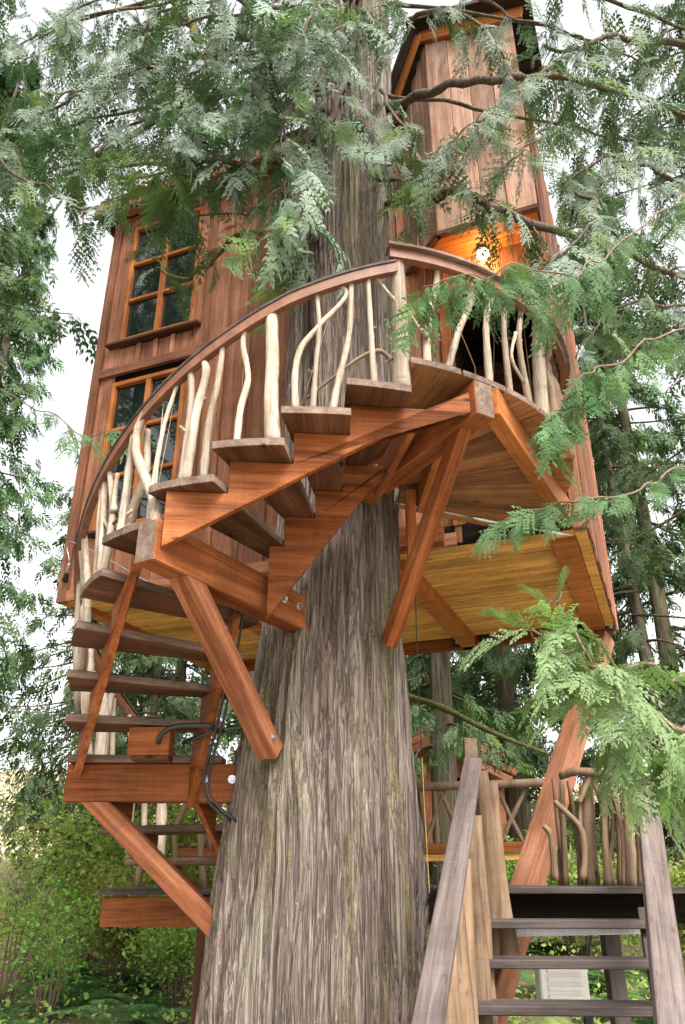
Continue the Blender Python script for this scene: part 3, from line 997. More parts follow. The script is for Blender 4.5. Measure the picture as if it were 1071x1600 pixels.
def baluster(pix, r0, r1, top='rail', foot=True, R=1.765, mat=None):
    pts = []
    for e_, (x, y) in enumerate(pix):
        f_ = e_ / (len(pix) - 1) if foot else .4
        q_ = cyl(x, y, 1.78)
        for _ in range(4): q_ = cyl(x, y, (1 - f_) * 1.785 + f_ * (Ro(ang_of(q_)) - .075) + R - 1.765)
        pts.append(q_)
    if foot:
        a = ang_of(pts[-1]); pts[-1].z = tread_top(a) - .01
    if top == 'rail':
        a = ang_of(pts[0]); pts[0].z = rail_z(a) - .035 if a < 281 else lz(a) - .03
        
    bo = tube('baluster', pts, [r0 * .72, r0 * .78, (r0 + r1) * .39, r1 * .84], mat or M_PEELED, stair, n=20, seg=9, bump=.055 if max(r0, r1) < .04 else .025)
    cc = spline([tuple(p_) for p_ in pts], 20)
    for q_ in range(random.choice((0, 0, 1, 1))):
        k_ = random.randint(4, 15); a_ = random.uniform(0, 6.28)
        d_ = Vector((math.cos(a_) * .7, math.sin(a_) * .7 - .3, .5)).normalized()
        p_ = Vector(cc[k_])
        tube('stub', [p_, p_ + d_ * (r0 * .9 + .012), p_ + d_ * (r0 + .012 + random.uniform(.005, .03))], [r0 * .5, r0 * .36, r0 * .3], M_LOG if random.random() < .5 else M_PEELED, bo, n=5, seg=6, bump=.08)
    return bo


# main flight
baluster([(575, 430), (580, 520), (585, 588)], .020, .026)
baluster([(549, 440), (546, 520), (528, 600), (519, 632)], .022, .028)
baluster([(530, 442), (541, 463), (500, 508), (470, 545), (461, 590), (463, 632)], .020, .026)
baluster([(495, 455), (499, 510), (494, 570), (489, 632)], .018, .022)
baluster([(425, 478), (426, 560), (424, 620), (427, 690)], .050, .055)
baluster([(384, 507), (380, 540), (388, 590), (376, 640), (370, 686)], .022, .026)
baluster([(349, 540), (340, 600), (327, 660), (319, 735)], .024, .030)
baluster([(318, 562), (322, 585), (306, 650), (290, 742)], .030, .036)
baluster([(299, 578), (298, 640), (286, 742)], .026, .032)
baluster([(277, 607), (253, 680), (240, 742)], .016, .022)
baluster([(256, 627), (228, 645), (212, 690), (222, 735), (240, 775), (246, 806)], .034, .045)
baluster([(231, 668), (228, 740), (206, 800), (198, 842)], .030, .050, R=1.70)
baluster([(206, 712), (195, 790), (183, 880)], .034, .036)
baluster([(168, 762), (176, 800), (170, 850), (160, 900)], .026, .034)
baluster([(156, 805), (160, 850), (155, 925)], .026, .032)
baluster([(148, 840), (150, 900), (146, 955)], .024, .034)
# forks and loose branches of the infill
baluster([(184, 740), (180, 765), (178, 800)], .020, .026, top=None, foot=False)
baluster([(157, 805), (170, 825), (178, 842)], .016, .02, top=None, foot=False)
baluster([(480, 622), (520, 590), (560, 560), (592, 548), (612, 562)], .012, .020, top=None, foot=False, mat=M_LOG, R=1.74)
baluster([(582, 424), (602, 452), (620, 472)], .014, .016, top=None, foot=False, R=1.78)
# tall white post between stair and landing
baluster([(620, 392), (625, 500), (627, 597)], .058, .070, R=1.76)
# landing
baluster([(684, 407), (681, 450), (669, 505), (667, 560)], .026, .034)
baluster([(628, 470), (650, 505), (668, 527)], .014, .018, top=None, foot=False)
baluster([(713, 410), (737, 462), (716, 520), (697, 568)], .026, .028)
baluster([(752, 425), (740, 450), (733, 470)], .018, .024, foot=False)
baluster([(772, 430), (760, 500), (763, 580)], .024, .030)
baluster([(787, 440), (788, 520), (795, 596)], .024, .028)
baluster([(775, 436), (782, 455), (787, 475)], .014, .016, foot=False)
baluster([(812, 455), (812, 540), (826, 612)], .024, .030)
baluster([(838, 480), (842, 560), (845, 632)], .055, .062)
baluster([(820, 600), (800, 560), (806, 520)], .014, .016, top=None, foot=False)
# weathered snags between the last post and the wall
for (dx, a_, rr) in ((0, 326, .034), (0, 331, .045), (0, 337, .03), (0, 342, .036)):
    p = pol(1.76, a_, 4.34)
    tube('snag', [p, p + Vector((.02, .01, .3)), p + Vector((-.03, .02, .55)), p + Vector((.0, .0, .78))], [rr * 1.2, rr, rr * .7, rr * .5], M_LOG, stair, n=14, seg=9, bump=.12)

# balusters of the lower flight, partly behind the treads
random.seed(5)
for kk in range(1, 9):
    for f in (.3, .75):
        if kk >= 7: continue
        a = a0(kk) + STEP * f
        q0, q1 = pol(Ro(a) - .07, a, tz(kk) - .01), pol(1.79, a + random.uniform(-3, 3), rail_z(a) - .04)
        mid = (q0 + q1) / 2 + Vector((random.uniform(-.05, .05), random.uniform(-.05, .05), 0))
        rr = random.choice((.022, .028, .045))
        tube('baluster', [q0, mid, q1], [rr * 1.05, rr * .9, rr * .75], M_PEELED, stair, n=14, seg=8, bump=.06)

# ------------------------------------------------------------------ small fittings on stair and house
cable = thing('power_cable', pol(.85, 190, 1.9), 'black rubber cable looping down the inner stringer beside the trunk', 'cable')
c_pts = [at(376, 930, 4.70), at(366, 1000, 4.80), at(352, 1075, 4.92), at(340, 1130, 5.02), at(327, 1180, 5.10), at(319, 1215, 5.14), at(325, 1250, 5.16), at(362, 1284, 5.20)]
tube('cable_run', c_pts, .010, M_RUBBER, cable, n=50, seg=8)
tube('cable_run', [p + Vector((.035, -.02, .0)) for p in c_pts], .008, M_RUBBER, cable, n=50, seg=8)
jb_c = pol(1.20, 197, tz(5) - .05 - .11)
jb = thing('junction_box', jb_c - Vector((0, 0, .09)), 'small wooden box hung under a tread with a cable entering it', 'box')
timber('box_body', jb_c + Vector((-.13, 0, 0)), jb_c + Vector((.13, 0, 0)), .16, .17, M_BEAM, jb)
timber('box_base', jb_c + Vector((-.10, 0, -.10)), jb_c + Vector((.13, 0, -.10)), .14, .03, M_TREAD, jb)
tube('conduit', [jb_c + Vector((.06, -.085, -.01)), jb_c + Vector((.09, -.14, .03)), jb_c + Vector((.18, -.13, .08)), jb_c + Vector((.40, -.08, .08)), pol(1.0, 196, 2.40)], .016, M_RUBBER, jb, n=26, seg=8)

cord = thing('hanging_cord', (.61, 6.25, 1.5), 'thin cord hanging straight down right of the trunk, yellow at its lower end', 'cord')
tube('cord_length', [Vector((.62, 6.30, 4.2)), Vector((.60, 6.25, 3.2)), Vector((.605, 6.25, 2.45))], .0045, M_RUBBER, cord, n=20, seg=6)
tube('cord_end', [Vector((.605, 6.25, 2.45)), Vector((.61, 6.25, 2.0)), Vector((.62, 6.25, 1.5))], .0035, M_ROPE, cord, n=16, seg=6)

ty = thing('turnbuckle_cable', pol(1.1, 320, 4.08), 'steel cable with turnbuckle strung under the round landing', 'cable')
ta, tb = pol(.50, 335, 4.14), Vector((1.80, 5.72, 4.06))
tube('wire', [ta, ta.lerp(tb, .42)], .006, M_STEEL, ty, n=6, seg=6)
tube('turnbuckle', [ta.lerp(tb, .42), ta.lerp(tb, .47), ta.lerp(tb, .58)], [.012, .024, .014], M_STEEL, ty, n=10, seg=8)
tube('wire', [ta.lerp(tb, .58), tb], .008, M_STEEL, ty, n=6, seg=6)
t2 = thing('corner_turnbuckle', wp(.12, 4.42, .04), 'turnbuckle on a cable at the lower left corner of the siding', 'turnbuckle')
q0, q1 = wp(.10, 4.40, .05), wp(.42, 4.66, .35)
tube('fork', [q0, q0.lerp(q1, .2)], [.035, .02], M_BLACKIRON, t2, n=6, seg=8)
tube('turnbuckle', [q0.lerp(q1, .2), q0.lerp(q1, .45)], .017, M_STEEL, t2, n=6, seg=8)
tube('wire', [q0.lerp(q1, .45), q1, pol(1.05, 232, 3.0)], .006, M_STEEL, t2, n=10, seg=6)

# porch lamp under the bay
lp = wp(4.66, BZ0 - .012, .04)
lamp = thing('porch_lamp', lp, 'lit round porch lamp under the ceiling above the landing', 'lamp')
bm = bmesh.new()
bmesh.ops.create_cone(bm, cap_ends=True, segments=20, radius1=.055, radius2=.06, depth=.03, matrix=Matrix.Translation((0, 0, -.015)))
me = bpy.data.meshes.new('base'); bm.to_mesh(me); bm.free(); me.materials.append(M_BLACKIRON)
obj('base', me, lamp, Matrix.Translation(lp))
bm = bmesh.new()
bmesh.ops.create_uvsphere(bm, u_segments=20, v_segments=12, radius=.062, matrix=Matrix.Translation((0, 0, -.075)) @ Matrix.Scale(.85, 4, (0, 0, 1)))
me = bpy.data.meshes.new('globe'); bm.to_mesh(me); bm.free(); me.materials.append(M_SHADE)
me.polygons.foreach_set('use_smooth', [True] * len(me.polygons))
obj('globe', me, lamp, Matrix.Translation(lp))
pl = bpy.data.lights.new('porch_light', 'POINT'); pl.energy = 6; pl.color = (1.0, .56, .20); pl.shadow_soft_size = .08
plo = bpy.data.objects.new('porch_light', pl); link(plo, lamp, Matrix.Translation(lp + Vector((0, 0, -.22))))

# ------------------------------------------------------------------ deck, its branch railing and the plank stair up to it
deck = thing('entry_deck', (.6, 6.3, 0), 'low plank deck round the foot of the great trunk with branch railing', 'deck')
timber('rim_board', Vector((.50, 5.62, 1.44)), Vector((2.0, 5.42, 1.44)), .05, .17, M_DARK, deck)  # near-black colour stands for the shade below the top tread
for q in range(11):
    y = 5.28 + q * .145
    timber('deck_board', Vector((.66 if q < 10 else .3, y + .05, 1.548)), Vector((2.15, y - .14, 1.548)), .138, .036, M_DARKPLANK, deck)
timber('rim_board', Vector((-1.80, 6.62, 1.39)), Vector((-.45, 6.55, 1.39)), .05, .20, M_BEAM, deck)
for q in range(6):
    y = 6.60 + q * .15
    timber('deck_board', Vector((-1.82, y, 1.525)), Vector((.9, y - .05, 1.525)), .143, .04, M_DARKPLANK, deck)
timber('deck_post', Vector((-1.02, 6.66, -.1)), Vector((-1.02, 6.66, 1.30)), .12, .10, M_TREAD, deck, up=(0, 1, 0))
timber('deck_post', Vector((1.95, 5.4, -.1)), Vector((1.95, 5.4, 1.38)), .12, .12, M_DARKPLANK, deck, up=(0, 1, 0))
timber('deck_post', Vector((2.0, 6.7, -.1)), Vector((2.0, 6.7, 1.5)), .12, .12, M_DARKPLANK, deck, up=(0, 1, 0))
timber('side_beam', Vector((2.12, 5.2, 1.44)), Vector((2.20, 6.95, 1.44)), .06, .17, M_DARKPLANK, deck)
# branch railing along the right and far edge
random.seed(21)
for (px, y0_, y1_, Y, r) in ((925, 1215, 1375, 6.4, .052), (985, 1250, 1375, 6.0, .036), (1005, 1260, 1375, 5.8, .04), (884, 1210, 1375, 6.5, .02), (950, 1230, 1375, 6.2, .026), (968, 1230, 1375, 6.3, .022)):
    a_ = at(px, 1378, Y); b_ = at(px - 6, y0_, Y)
    a_.z = 1.55
    tube('rail_post', [a_, a_.lerp(b_, .5) + Vector((random.uniform(-.02, .02), 0, 0)), b_], [r * 1.1, r, r * .8], M_LOG, deck, n=10, seg=9, bump=.03)
for pts in ([(866, 1252), (880, 1265), (908, 1295), (914, 1340), (910, 1376)], [(850, 1290), (862, 1310), (868, 1376)], [(905, 1255), (915, 1230), (925, 1205)], [(925, 1215), (940, 1255), (945, 1300)]):
    tube('rail_branch', [at(x, y, 6.3) for x, y in pts], [.02, .024, .028], M_LOG, deck, n=14, seg=8, bump=.05)
for q in range(9):
    px = 872 + q * 17 + random.uniform(-5, 5)
    a_ = at(px, 1378, 6.6 - q * .07); a_.z = 1.55
    b_ = at(px + random.uniform(-22, 22), 1214 + q * 3, 6.6 - q * .07)
    tube('rail_branch', [a_, a_.lerp(b_, .5) + Vector((random.uniform(-.04, .04), 0, 0)), b_], [.022, .018, .014], M_LOG, deck, n=10, seg=7, bump=.06)
tube('rail_top', [at(876, 1213, 6.4), at(905, 1205, 6.3), at(960, 1215, 6.2), at(1030, 1240, 5.9)], .032, M_LOG, deck, n=12, seg=8, bump=.05)
# left stretch seen behind the spiral
for q in range(9):
    x = -1.75 + q * .19
    tube('rail_post', [Vector((x, 7.45, 1.53)), Vector((x + random.uniform(-.1, .1), 7.45, 2.0)), Vector((x + random.uniform(-.18, .18), 7.45, 2.5))], [.03, .026, .022], M_LOG, deck, n=8, seg=7, bump=.05)
tube('rail_top', [Vector((-1.9, 7.45, 2.5)), Vector((-.4, 7.5, 2.52))], .04, M_LOG, deck, n=6, seg=8)

ps = thing('plank_stairs', (1.0, 4.5, 0), 'grey plank stair with log posts climbing to the deck, lower right', 'stairs')
rise, run = .17, .265
for q in range(9):
    zt = 1.40 - rise * q
    xL, xR, y = .775 - .083 * q, 1.735 - .083 * q, 4.94 - run * q
    if zt < .05: break
    timber('tread', Vector((xL, y + .12, zt - .02)), Vector((xR, y + .06, zt - .02)), .25, .042, M_DARKPLANK, ps, bev=.005)
dirS = Vector((-.083, -run, -rise)).normalized()
for xo in (.81, 1.76):
    top = Vector((xo, 5.20, 1.36)); timber('stringer', top, top + dirS * 2.45, .05, .24, M_DARKPLANK, ps)
# handrails laid flat on posts
timber('handrail', Vector((.845, 5.30, 2.30)), Vector((.225, 3.10, .93)), .115, .045, M_GREY, ps, up=(0, -.3, 1))
timber('handrail', Vector((1.93, 5.30, 2.20)), Vector((1.07, 3.05, .93)), .125, .045, M_GREY, ps, up=(.35, -.3, 1))
timber('newel', Vector((.815, 5.33, 1.5)), Vector((.835, 5.33, 2.44)), .085, .085, M_LOG, ps, up=(0, 1, 0))
for (x, y, z0, z1, r) in ((.865, 5.18, 1.2, 2.22, .055), (.93, 5.20, 1.15, 2.16, .05), (.74, 4.75, .75, 1.93, .05), (.665, 4.62, .4, 1.86, .055), (.60, 4.38, .1, 1.70, .06), (.52, 4.12, .0, 1.55, .055), (.43, 3.8, -.05, 1.35, .06)):
    tube('log_post', [Vector((x + random.uniform(-.03, .05), y, z0)), Vector((x + random.uniform(-.02, .03), y, (z0 + z1) / 2)), Vector((x, y, z1))], [r * 1.1, r, r * .85], M_LOG, ps, n=12, seg=10, bump=.03)
for (x, y, z1) in ((1.92, 5.25, 2.17), (1.55, 4.3, 1.6)):
    tube('log_post', [Vector((x, y, .0)), Vector((x + .01, y, z1))], .045, M_LOG, ps, n=8, seg=9, bump=.03)

# white louvred box under the stair
vb_c = at(883, 1538, 5.3)
vent = thing('vent_box', vb_c - Vector((0, 0, .2)), 'white metal box with louvre slots seen between the stair treads', 'box')
timber('case', vb_c + Vector((-.14, .08, 0)), vb_c + Vector((.14, .08, 0)), .16, .26, M_WHITEBOX, vent, bev=.01)
for q in range(4):
    timber('louvre', vb_c + Vector((-.10, -.004, .07 - q * .045)), vb_c + Vector((.10, -.004, .07 - q * .045)), .02, .026, M_WHITEBOX, vent, up=(0, -.6, 1))
timber('stand', vb_c + Vector((.14, .1, -.15)), vb_c + Vector((.14, .1, -1.0)), .05, .05, M_BLACKIRON, vent, up=(0, 1, 0))
gut = at(850, 1456, 5.6)
pipe = tag(timber('pipe_run', at(775, 1457, 5.75), at(1000, 1452, 5.55), .05, .05, M_STEEL, None), 'grey metal pipe run fixed under the edge of the deck', 'pipe')

# ------------------------------------------------------------------ far footbridge and cabin
fb = thing('footbridge', (1.5, 11.2, 0), 'raised footbridge with crossed branch railing behind the trunk', 'footbridge')
tube('rail_top', [Vector((-2.2, 11.3, 2.68)), Vector((.9, 11.0, 2.72)), Vector((2.8, 10.9, 2.77))], .055, M_LOG, fb, n=16, seg=9, bump=.03)
timber('edge_beam', Vector((-2.2, 11.25, 1.92)), Vector((2.45, 10.95, 1.99)), .12, .12, M_BEAM, fb)
timber('edge_beam', Vector((-2.2, 11.30, 1.82)), Vector((2.40, 11.0, 1.88)), .12, .08, M_FLOORB, fb)
for q in range(16):
    timber('deck_board', Vector((-2.1 + q * .3, 11.28, 2.0)), Vector((-2.1 + q * .3, 12.3, 2.0)), .28, .035, M_TREAD, fb)
X0 = .9
for (xa, xb) in ((1.02, 1.10), (1.22, 1.22), (1.28, 1.52), (1.95, 1.6), (2.1, 1.75), (2.42, 2.0), (1.35, 1.05), (1.8, 2.15), (2.05, 2.35), (1.72, 1.86), (.6, .8), (.3, .1), (-1.9, -1.7), (-1.5, -1.8), (-1.2, -.9), (-1.0, -1.3), (-.7, -.5)):
    tube('rail_branch', [Vector((xa, 11.0, 2.70)), Vector(((xa + xb) / 2 + random.uniform(-.03, .03), 11.0, 2.36)), Vector((xb, 11.0, 1.98))], [.028, .032, .034], M_LOG, fb, n=9, seg=7, bump=.05)
for (xa, za, xb, zb) in ((1.75, 1.85, 1.45, .9), (1.8, 1.85, 2.5, 1.0), (2.0, 1.7, 2.3, .9), (1.5, 1.5, 2.2, 1.0), (1.0, 1.85, 1.0, .4), (-1.6, 1.85, -1.6, .2)):
    tube('under_brace', [Vector((xa, 11.1, za)), Vector((xb, 11.1, zb))], .05, M_LOG, fb, n=6, seg=7, bump=.04)

cb_o = Vector((1.0, 17.0, 0))
cabin = thing('cabin', cb_o, 'small reddish cabin with gabled roof half hidden beyond the footbridge', 'cabin')
cz = ground_z(1.0, 17.0)
CW = wood('cabin siding', (.30, .10, .05), (.46, .18, .09), (.58, .27, .15))
x0, x1, y0, y1, z0, z1 = .35, 3.15, 16.4, 18.8, 2.15, 3.75
wl = timber('wall', Vector((x0, y0 + .05, (z0 + z1) / 2)), Vector((x1, y0 + .05, (z0 + z1) / 2)), .03, z1 - z0, M_DARK, cabin, bev=0)
for q in range(12):
    a = x0 + q * (x1 - x0) / 12; b = x0 + (q + 1) * (x1 - x0) / 12
    if 3 <= q <= 4:
        for za, zb in ((z0, z0 + .5), (z1 - .25, z1)):
            timber('board', Vector(((a + b) / 2, y0, za)), Vector(((a + b) / 2, y0, zb)), (b - a) - .012, .04, CW, wl, up=(0, -1, 0))
    elif q in (8, 9):
        timber('board', Vector(((a + b) / 2, y0, z1 - .3)), Vector(((a + b) / 2, y0, z1)), (b - a) - .012, .04, CW, wl, up=(0, -1, 0))
    else:
        timber('board', Vector(((a + b) / 2, y0, z0)), Vector(((a + b) / 2, y0, z1)), (b - a) - .012, .04 + .02 * (q % 2), CW, wl, up=(0, -1, 0))
cwn = timber('window', Vector((x0 + .72, y0 + .01, 2.9)), Vector((x0 + 1.16, y0 + .01, 2.9)), .02, .7, M_GLASS, cabin, bev=0)
timber('frame', Vector((x0 + .93, y0 - .02, 2.58)), Vector((x0 + .93, y0 - .02, 3.25)), .04, .03, CW, cwn, up=(0, -1, 0))
timber('wall', Vector((x1, y0 + .06, (z0 + z1) / 2)), Vector((x1, y1, (z0 + z1) / 2)), .08, z1 - z0, CW, cabin)
for s in (-1, 1):
    pa = Vector(((x0 + x1) / 2, y0 - .35, z1 + .75)); pb_ = Vector(((x0 + x1) / 2 + s * (1.75), y0 - .35, z1 - .02))
    dpt = Vector((0, 2.9, 0))
    r_ = timber('roof', pa + dpt / 2, pb_ + dpt / 2, 2.9, .06, M_ROOF, cabin, up=(0, 0, 1))
    for q in range(3):
        o_ = Vector((0, -.02 * q, -.10 - .14 * q))
        timber('barge_board', pa + o_, pb_ + o_ + Vector((-s * .12 * q, 0, 0)), .05, .12, CW, r_)
timber('gable_panel', Vector((x0 + .4, y0 + .02, z1 + .20)), Vector((x1 - .4, y0 + .02, z1 + .20)), .04, .38, CW, cabin)
for xx in (x0 + .1, x1 - .1):
    timber('post', Vector((xx, y0 + .2, -.2 + float(ground_z(xx, y0)))), Vector((xx, y0 + .2, z0)), .16, .16, M_BEAM, cabin, up=(0, 1, 0))
timber('floor', Vector((x0 - .1, y0 - .2, z0 - .08)), Vector((x1 + .1, y0 - .2, z0 - .08)), .5, .12, M_BEAM, cabin)


# ------------------------------------------------------------------ foliage
def spray_arrays(nl, ml, seed, droop=.25, wid=.30, leaflet=.085, ribw=.006):
    """one flat cedar spray, unit length along +Y: rachis, alternate laterals, overlapping leaflets"""
    r = np.random.default_rng(seed)
    V, Q = [], []

    def quad(a, b, w, zz=0.0):
        a = np.array(a); b = np.array(b)
        d = b - a; nrm = np.array([-d[1], d[0]]) / (np.linalg.norm(d) + 1e-9)
        m_ = a + d * .45
        k_ = len(V)
        for p_ in (a, m_ + nrm * w, b, m_ - nrm * w): V.append((p_[0], p_[1], zz))
        Q.append((k_, k_ + 1, k_ + 2, k_ + 3))

    bend = r.uniform(-.10, .10)
    cx = lambda tt: bend * tt * tt
    for q in range(4):
        quad((cx(q / 4), q / 4), (cx((q + 1) / 4), (q + 1) / 4 + .02), ribw * (1.4 - q * .25))
    for s in range(nl):
        tt = .08 + .88 * (s + r.uniform(-.2, .2)) / nl
        for side in (-1, 1):
            t_ = tt + (.4 / nl if side > 0 else 0)
            if t_ > .99: continue
            L = wid * (.35 + .65 * min(1, t_ / .28)) * (1 - t_) ** .62 * r.uniform(.78, 1.15) * 1.35
            ang = R_(r.uniform(34, 50) - 10 * t_)
            d = np.array([side * math.sin(ang), math.cos(ang)])
            o = np.array([cx(t_), t_])
            curve = r.uniform(.05, .2)
            zz0 = r.uniform(-.012, .012)
            if ml == 0:
                quad(o, o + d * L, L * .16, zz0); continue
            quad(o, o + d * L * 1.0, max(ribw * .8, L * .045), zz0)
            for e in range(ml):
                u_ = (e + .3) / ml
                pos = o + d * L * u_ + np.array([0, curve * L * u_ * u_])
                ll = max(leaflet * (1 - .45 * u_) * r.uniform(.8, 1.2) * (L / (wid * 1.1)) ** .5, .012)
                for sd_ in (-1, 1):
                    a2 = math.atan2(d[1], d[0]) + sd_ * R_(r.uniform(30, 46))
                    e2 = pos + np.array([math.cos(a2), math.sin(a2)]) * ll
                    quad(pos, e2, ll * .27, zz0 + r.uniform(-.008, .008))
            quad(o + d * L * .95, o + d * (L * 1.0 + leaflet * .7), leaflet * .16, zz0)
    V = np.array(V)
    V[:, 2] += -droop * V[:, 1] ** 2 - .35 * V[:, 0] ** 2 + .03 * np.sin(V[:, 0] * 14 + V[:, 1] * 9)
    return V, np.array(Q)


SP_HI = [spray_arrays(8, 6, 100 + q, droop=.20 + .10 * (q % 4), wid=(.26, .34, .40)[q % 3], leaflet=.082) for q in range(8)]
SP_MID = [spray_arrays(8, 3, 200 + q, droop=.25, leaflet=.12) for q in range(4)]
SP_JOIN = [spray_arrays(7, 5, 400 + q, droop=.2 + .12 * q, leaflet=.092, wid=(.28, .36, .42, .32)[q]) for q in range(4)]
SP_FAR = [spray_arrays(6, 0, 500 + q, droop=.3, wid=.34) for q in range(4)]
SP_LO = [spray_arrays(6, 1, 300 + q, droop=.3, leaflet=.20) for q in range(4)]


def spray_frames(P, D, roll):
    """rotation matrices for many sprays: local Y along D, flat side roughly facing up"""
    D = D / (np.linalg.norm(D, axis=1)[:, None] + 1e-9)
    up = np.array([0, 0, 1.0]) + rng.normal(size=P.shape) * .25
    X = np.cross(D, up); X /= np.linalg.norm(X, axis=1)[:, None] + 1e-9
    Z = np.cross(X, D)
    c_, s_ = np.cos(roll)[:, None], np.sin(roll)[:, None]
    X2 = X * c_ + Z * s_; Z2 = -X * s_ + Z * c_
    return np.stack([X2, D, Z2], -1)


def join_sprays(P, D, size, roll, lib):
    Rm = spray_frames(P, D, roll)
    VV, QQ, off = [], [], 0
    which = rng.integers(0, len(lib), len(P))
    for w_ in range(len(lib)):
        idx = np.where(which == w_)[0]
        if len(idx) == 0: continue
        v, q = lib[w_]
        A = np.einsum('nij,vj->nvi', Rm[idx] * size[idx][:, None, None], v) + P[idx][:, None, :]
        VV.append(A.reshape(-1, 3))
        QQ.append((q[None] + (off + np.arange(len(idx)) * len(v))[:, None, None]).reshape(-1, 4))
        off += len(idx) * len(v)
    return np.vstack(VV), np.vstack(QQ)


SPRAY_ME = [np_mesh('spray', v, q, M_LEAF) for v, q in SP_HI]
SPRAY_ME_L = [np_mesh('spray', v, q, M_LEAF_LIGHT) for v, q in SP_HI]
SPRAY_ME_G = [np_mesh('spray', v, q, M_LEAF_GREEN) for v, q in SP_HI]
LEFT_P, LEFT_D, LEFT_S, LEFT_R = [], [], [], []
spray_count = 0
TWIGS = []


def bough(pix, r0, r1, n_spray, size, t0=.1, down=.7, spread=.8, mat=M_LIMB, light=False, tree=None, singles=1.0, along=.6, roll=.5, sub=True):
    """a limb of the great cedar through the given points, hung with sprays"""
    global spray_count
    pts = [at(*p_) for p_ in pix]
    jr = np.array(spline(pts, 3 * len(pts)))
    jr[1:-1] += np.array([[random.gauss(0, .022) for _ in range(3)] for _ in range(len(jr) - 2)])
    pts = [Vector(p_) for p_ in jr]
    nseg = max(14, 2 * len(pts))
    C = spline(pts, nseg)
    br = tube('branch', pts, [r0, (r0 + r1) / 2, r1], mat, tree or cedar, n=nseg, seg=8, bump=.06)
    T = np.gradient(C, axis=0); T /= np.linalg.norm(T, axis=1)[:, None]
    for q in range(n_spray):
        tt = t0 + (1 - t0) * (q + random.random()) / n_spray
        f = tt * (nseg - 1); i0 = min(nseg - 2, int(f)); p_ = C[i0] + (C[i0 + 1] - C[i0]) * (f - i0)
        tv = T[i0]
        side = np.cross(tv, [0, 0, 1.0]); side /= np.linalg.norm(side) + 1e-9
        sg = 1 if q % 2 else -1
        d = tv * random.uniform(.2, 1) * along + side * sg * spread * random.uniform(.3, 1.1) + np.array([0, 0, -down * random.uniform(.35, 1.25)])
        d += np.array([random.gauss(0, .15) for _ in range(3)])
        d /= np.linalg.norm(d)
        sz = size * random.uniform(.65, 1.25)
        # some sprays sit out on a side twig
        if sub and random.random() < .55:
            l_ = sz * random.uniform(.3, .9)
            p2 = p_ + (d * .8 + np.array([0, 0, .25])) * l_
            TWIGS.append((p_, (p_ + p2) / 2 + np.array([0, 0, .03]), p2, r1 * .5 + .002))
            LEFT_P.append((p_ + p2) / 2); LEFT_D.append(d + np.array([random.gauss(0, .5), random.gauss(0, .5), 0])); LEFT_S.append(sz * .7); LEFT_R.append(random.gauss(0, roll))
            p_ = p2
        rl = random.gauss(0, roll)
        if spray_count < 290 and random.random() < singles:
            Rm = spray_frames(p_[None], d[None], np.array([rl]))[0]
            M = Matrix(Rm.tolist()).to_4x4() @ Matrix.Diagonal((sz, sz, sz, 1)); M.translation = Vector(p_)
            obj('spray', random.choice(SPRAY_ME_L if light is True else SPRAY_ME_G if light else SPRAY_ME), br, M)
            spray_count += 1
        else:
            LEFT_P.append(p_); LEFT_D.append(d); LEFT_S.append(sz); LEFT_R.append(rl)
    return br


random.seed(42)
# --- hanging close to the viewer first: these show largest
bough([(1100, 1135, 2.7), (1020, 1118, 2.6), (960, 1080, 2.55), (915, 1020, 2.5), (886, 965, 2.5)], .010, .004, 34, .26, t0=.0, down=1.0, spread=.9, mat=M_TWIG, light=True, sub=False, along=.8)
bough([(1090, 1060, 2.7), (1000, 1045, 2.6), (900, 1000, 2.5), (835, 1000, 2.45)], .007, .003, 14, .22, t0=.35, down=.5, spread=.5, mat=M_TWIG, light=True, sub=False, along=1.0)
bough([(1090, 1180, 2.8), (1010, 1160, 2.7), (950, 1150, 2.65)], .007, .003, 16, .26, t0=.0, down=1.0, spread=.6, mat=M_TWIG, light=True, sub=False)
bough([(886, 965, 2.5), (880, 945, 2.48), (862, 938, 2.46)], .004, .002, 4, .10, t0=.3, down=-.3, spread=.6, mat=M_TWIG, light=True, sub=False)
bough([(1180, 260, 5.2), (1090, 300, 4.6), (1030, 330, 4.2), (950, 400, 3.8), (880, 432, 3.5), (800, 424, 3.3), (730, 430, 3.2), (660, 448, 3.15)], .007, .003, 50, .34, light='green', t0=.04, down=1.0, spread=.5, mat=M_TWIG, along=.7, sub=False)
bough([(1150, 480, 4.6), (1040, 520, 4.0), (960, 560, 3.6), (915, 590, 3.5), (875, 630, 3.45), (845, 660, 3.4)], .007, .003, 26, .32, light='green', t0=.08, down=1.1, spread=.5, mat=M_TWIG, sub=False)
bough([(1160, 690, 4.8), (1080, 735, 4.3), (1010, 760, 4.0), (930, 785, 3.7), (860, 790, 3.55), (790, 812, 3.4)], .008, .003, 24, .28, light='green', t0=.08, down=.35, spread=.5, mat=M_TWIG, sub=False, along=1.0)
bough([(-120, 560, 6.6), (-30, 600, 6.1), (60, 640, 5.6), (140, 678, 5.1), (220, 686, 4.9)], .008, .003, 14, .34, light='green', t0=.3, down=.35, spread=.5, mat=M_TWIG, sub=False, along=1.0)
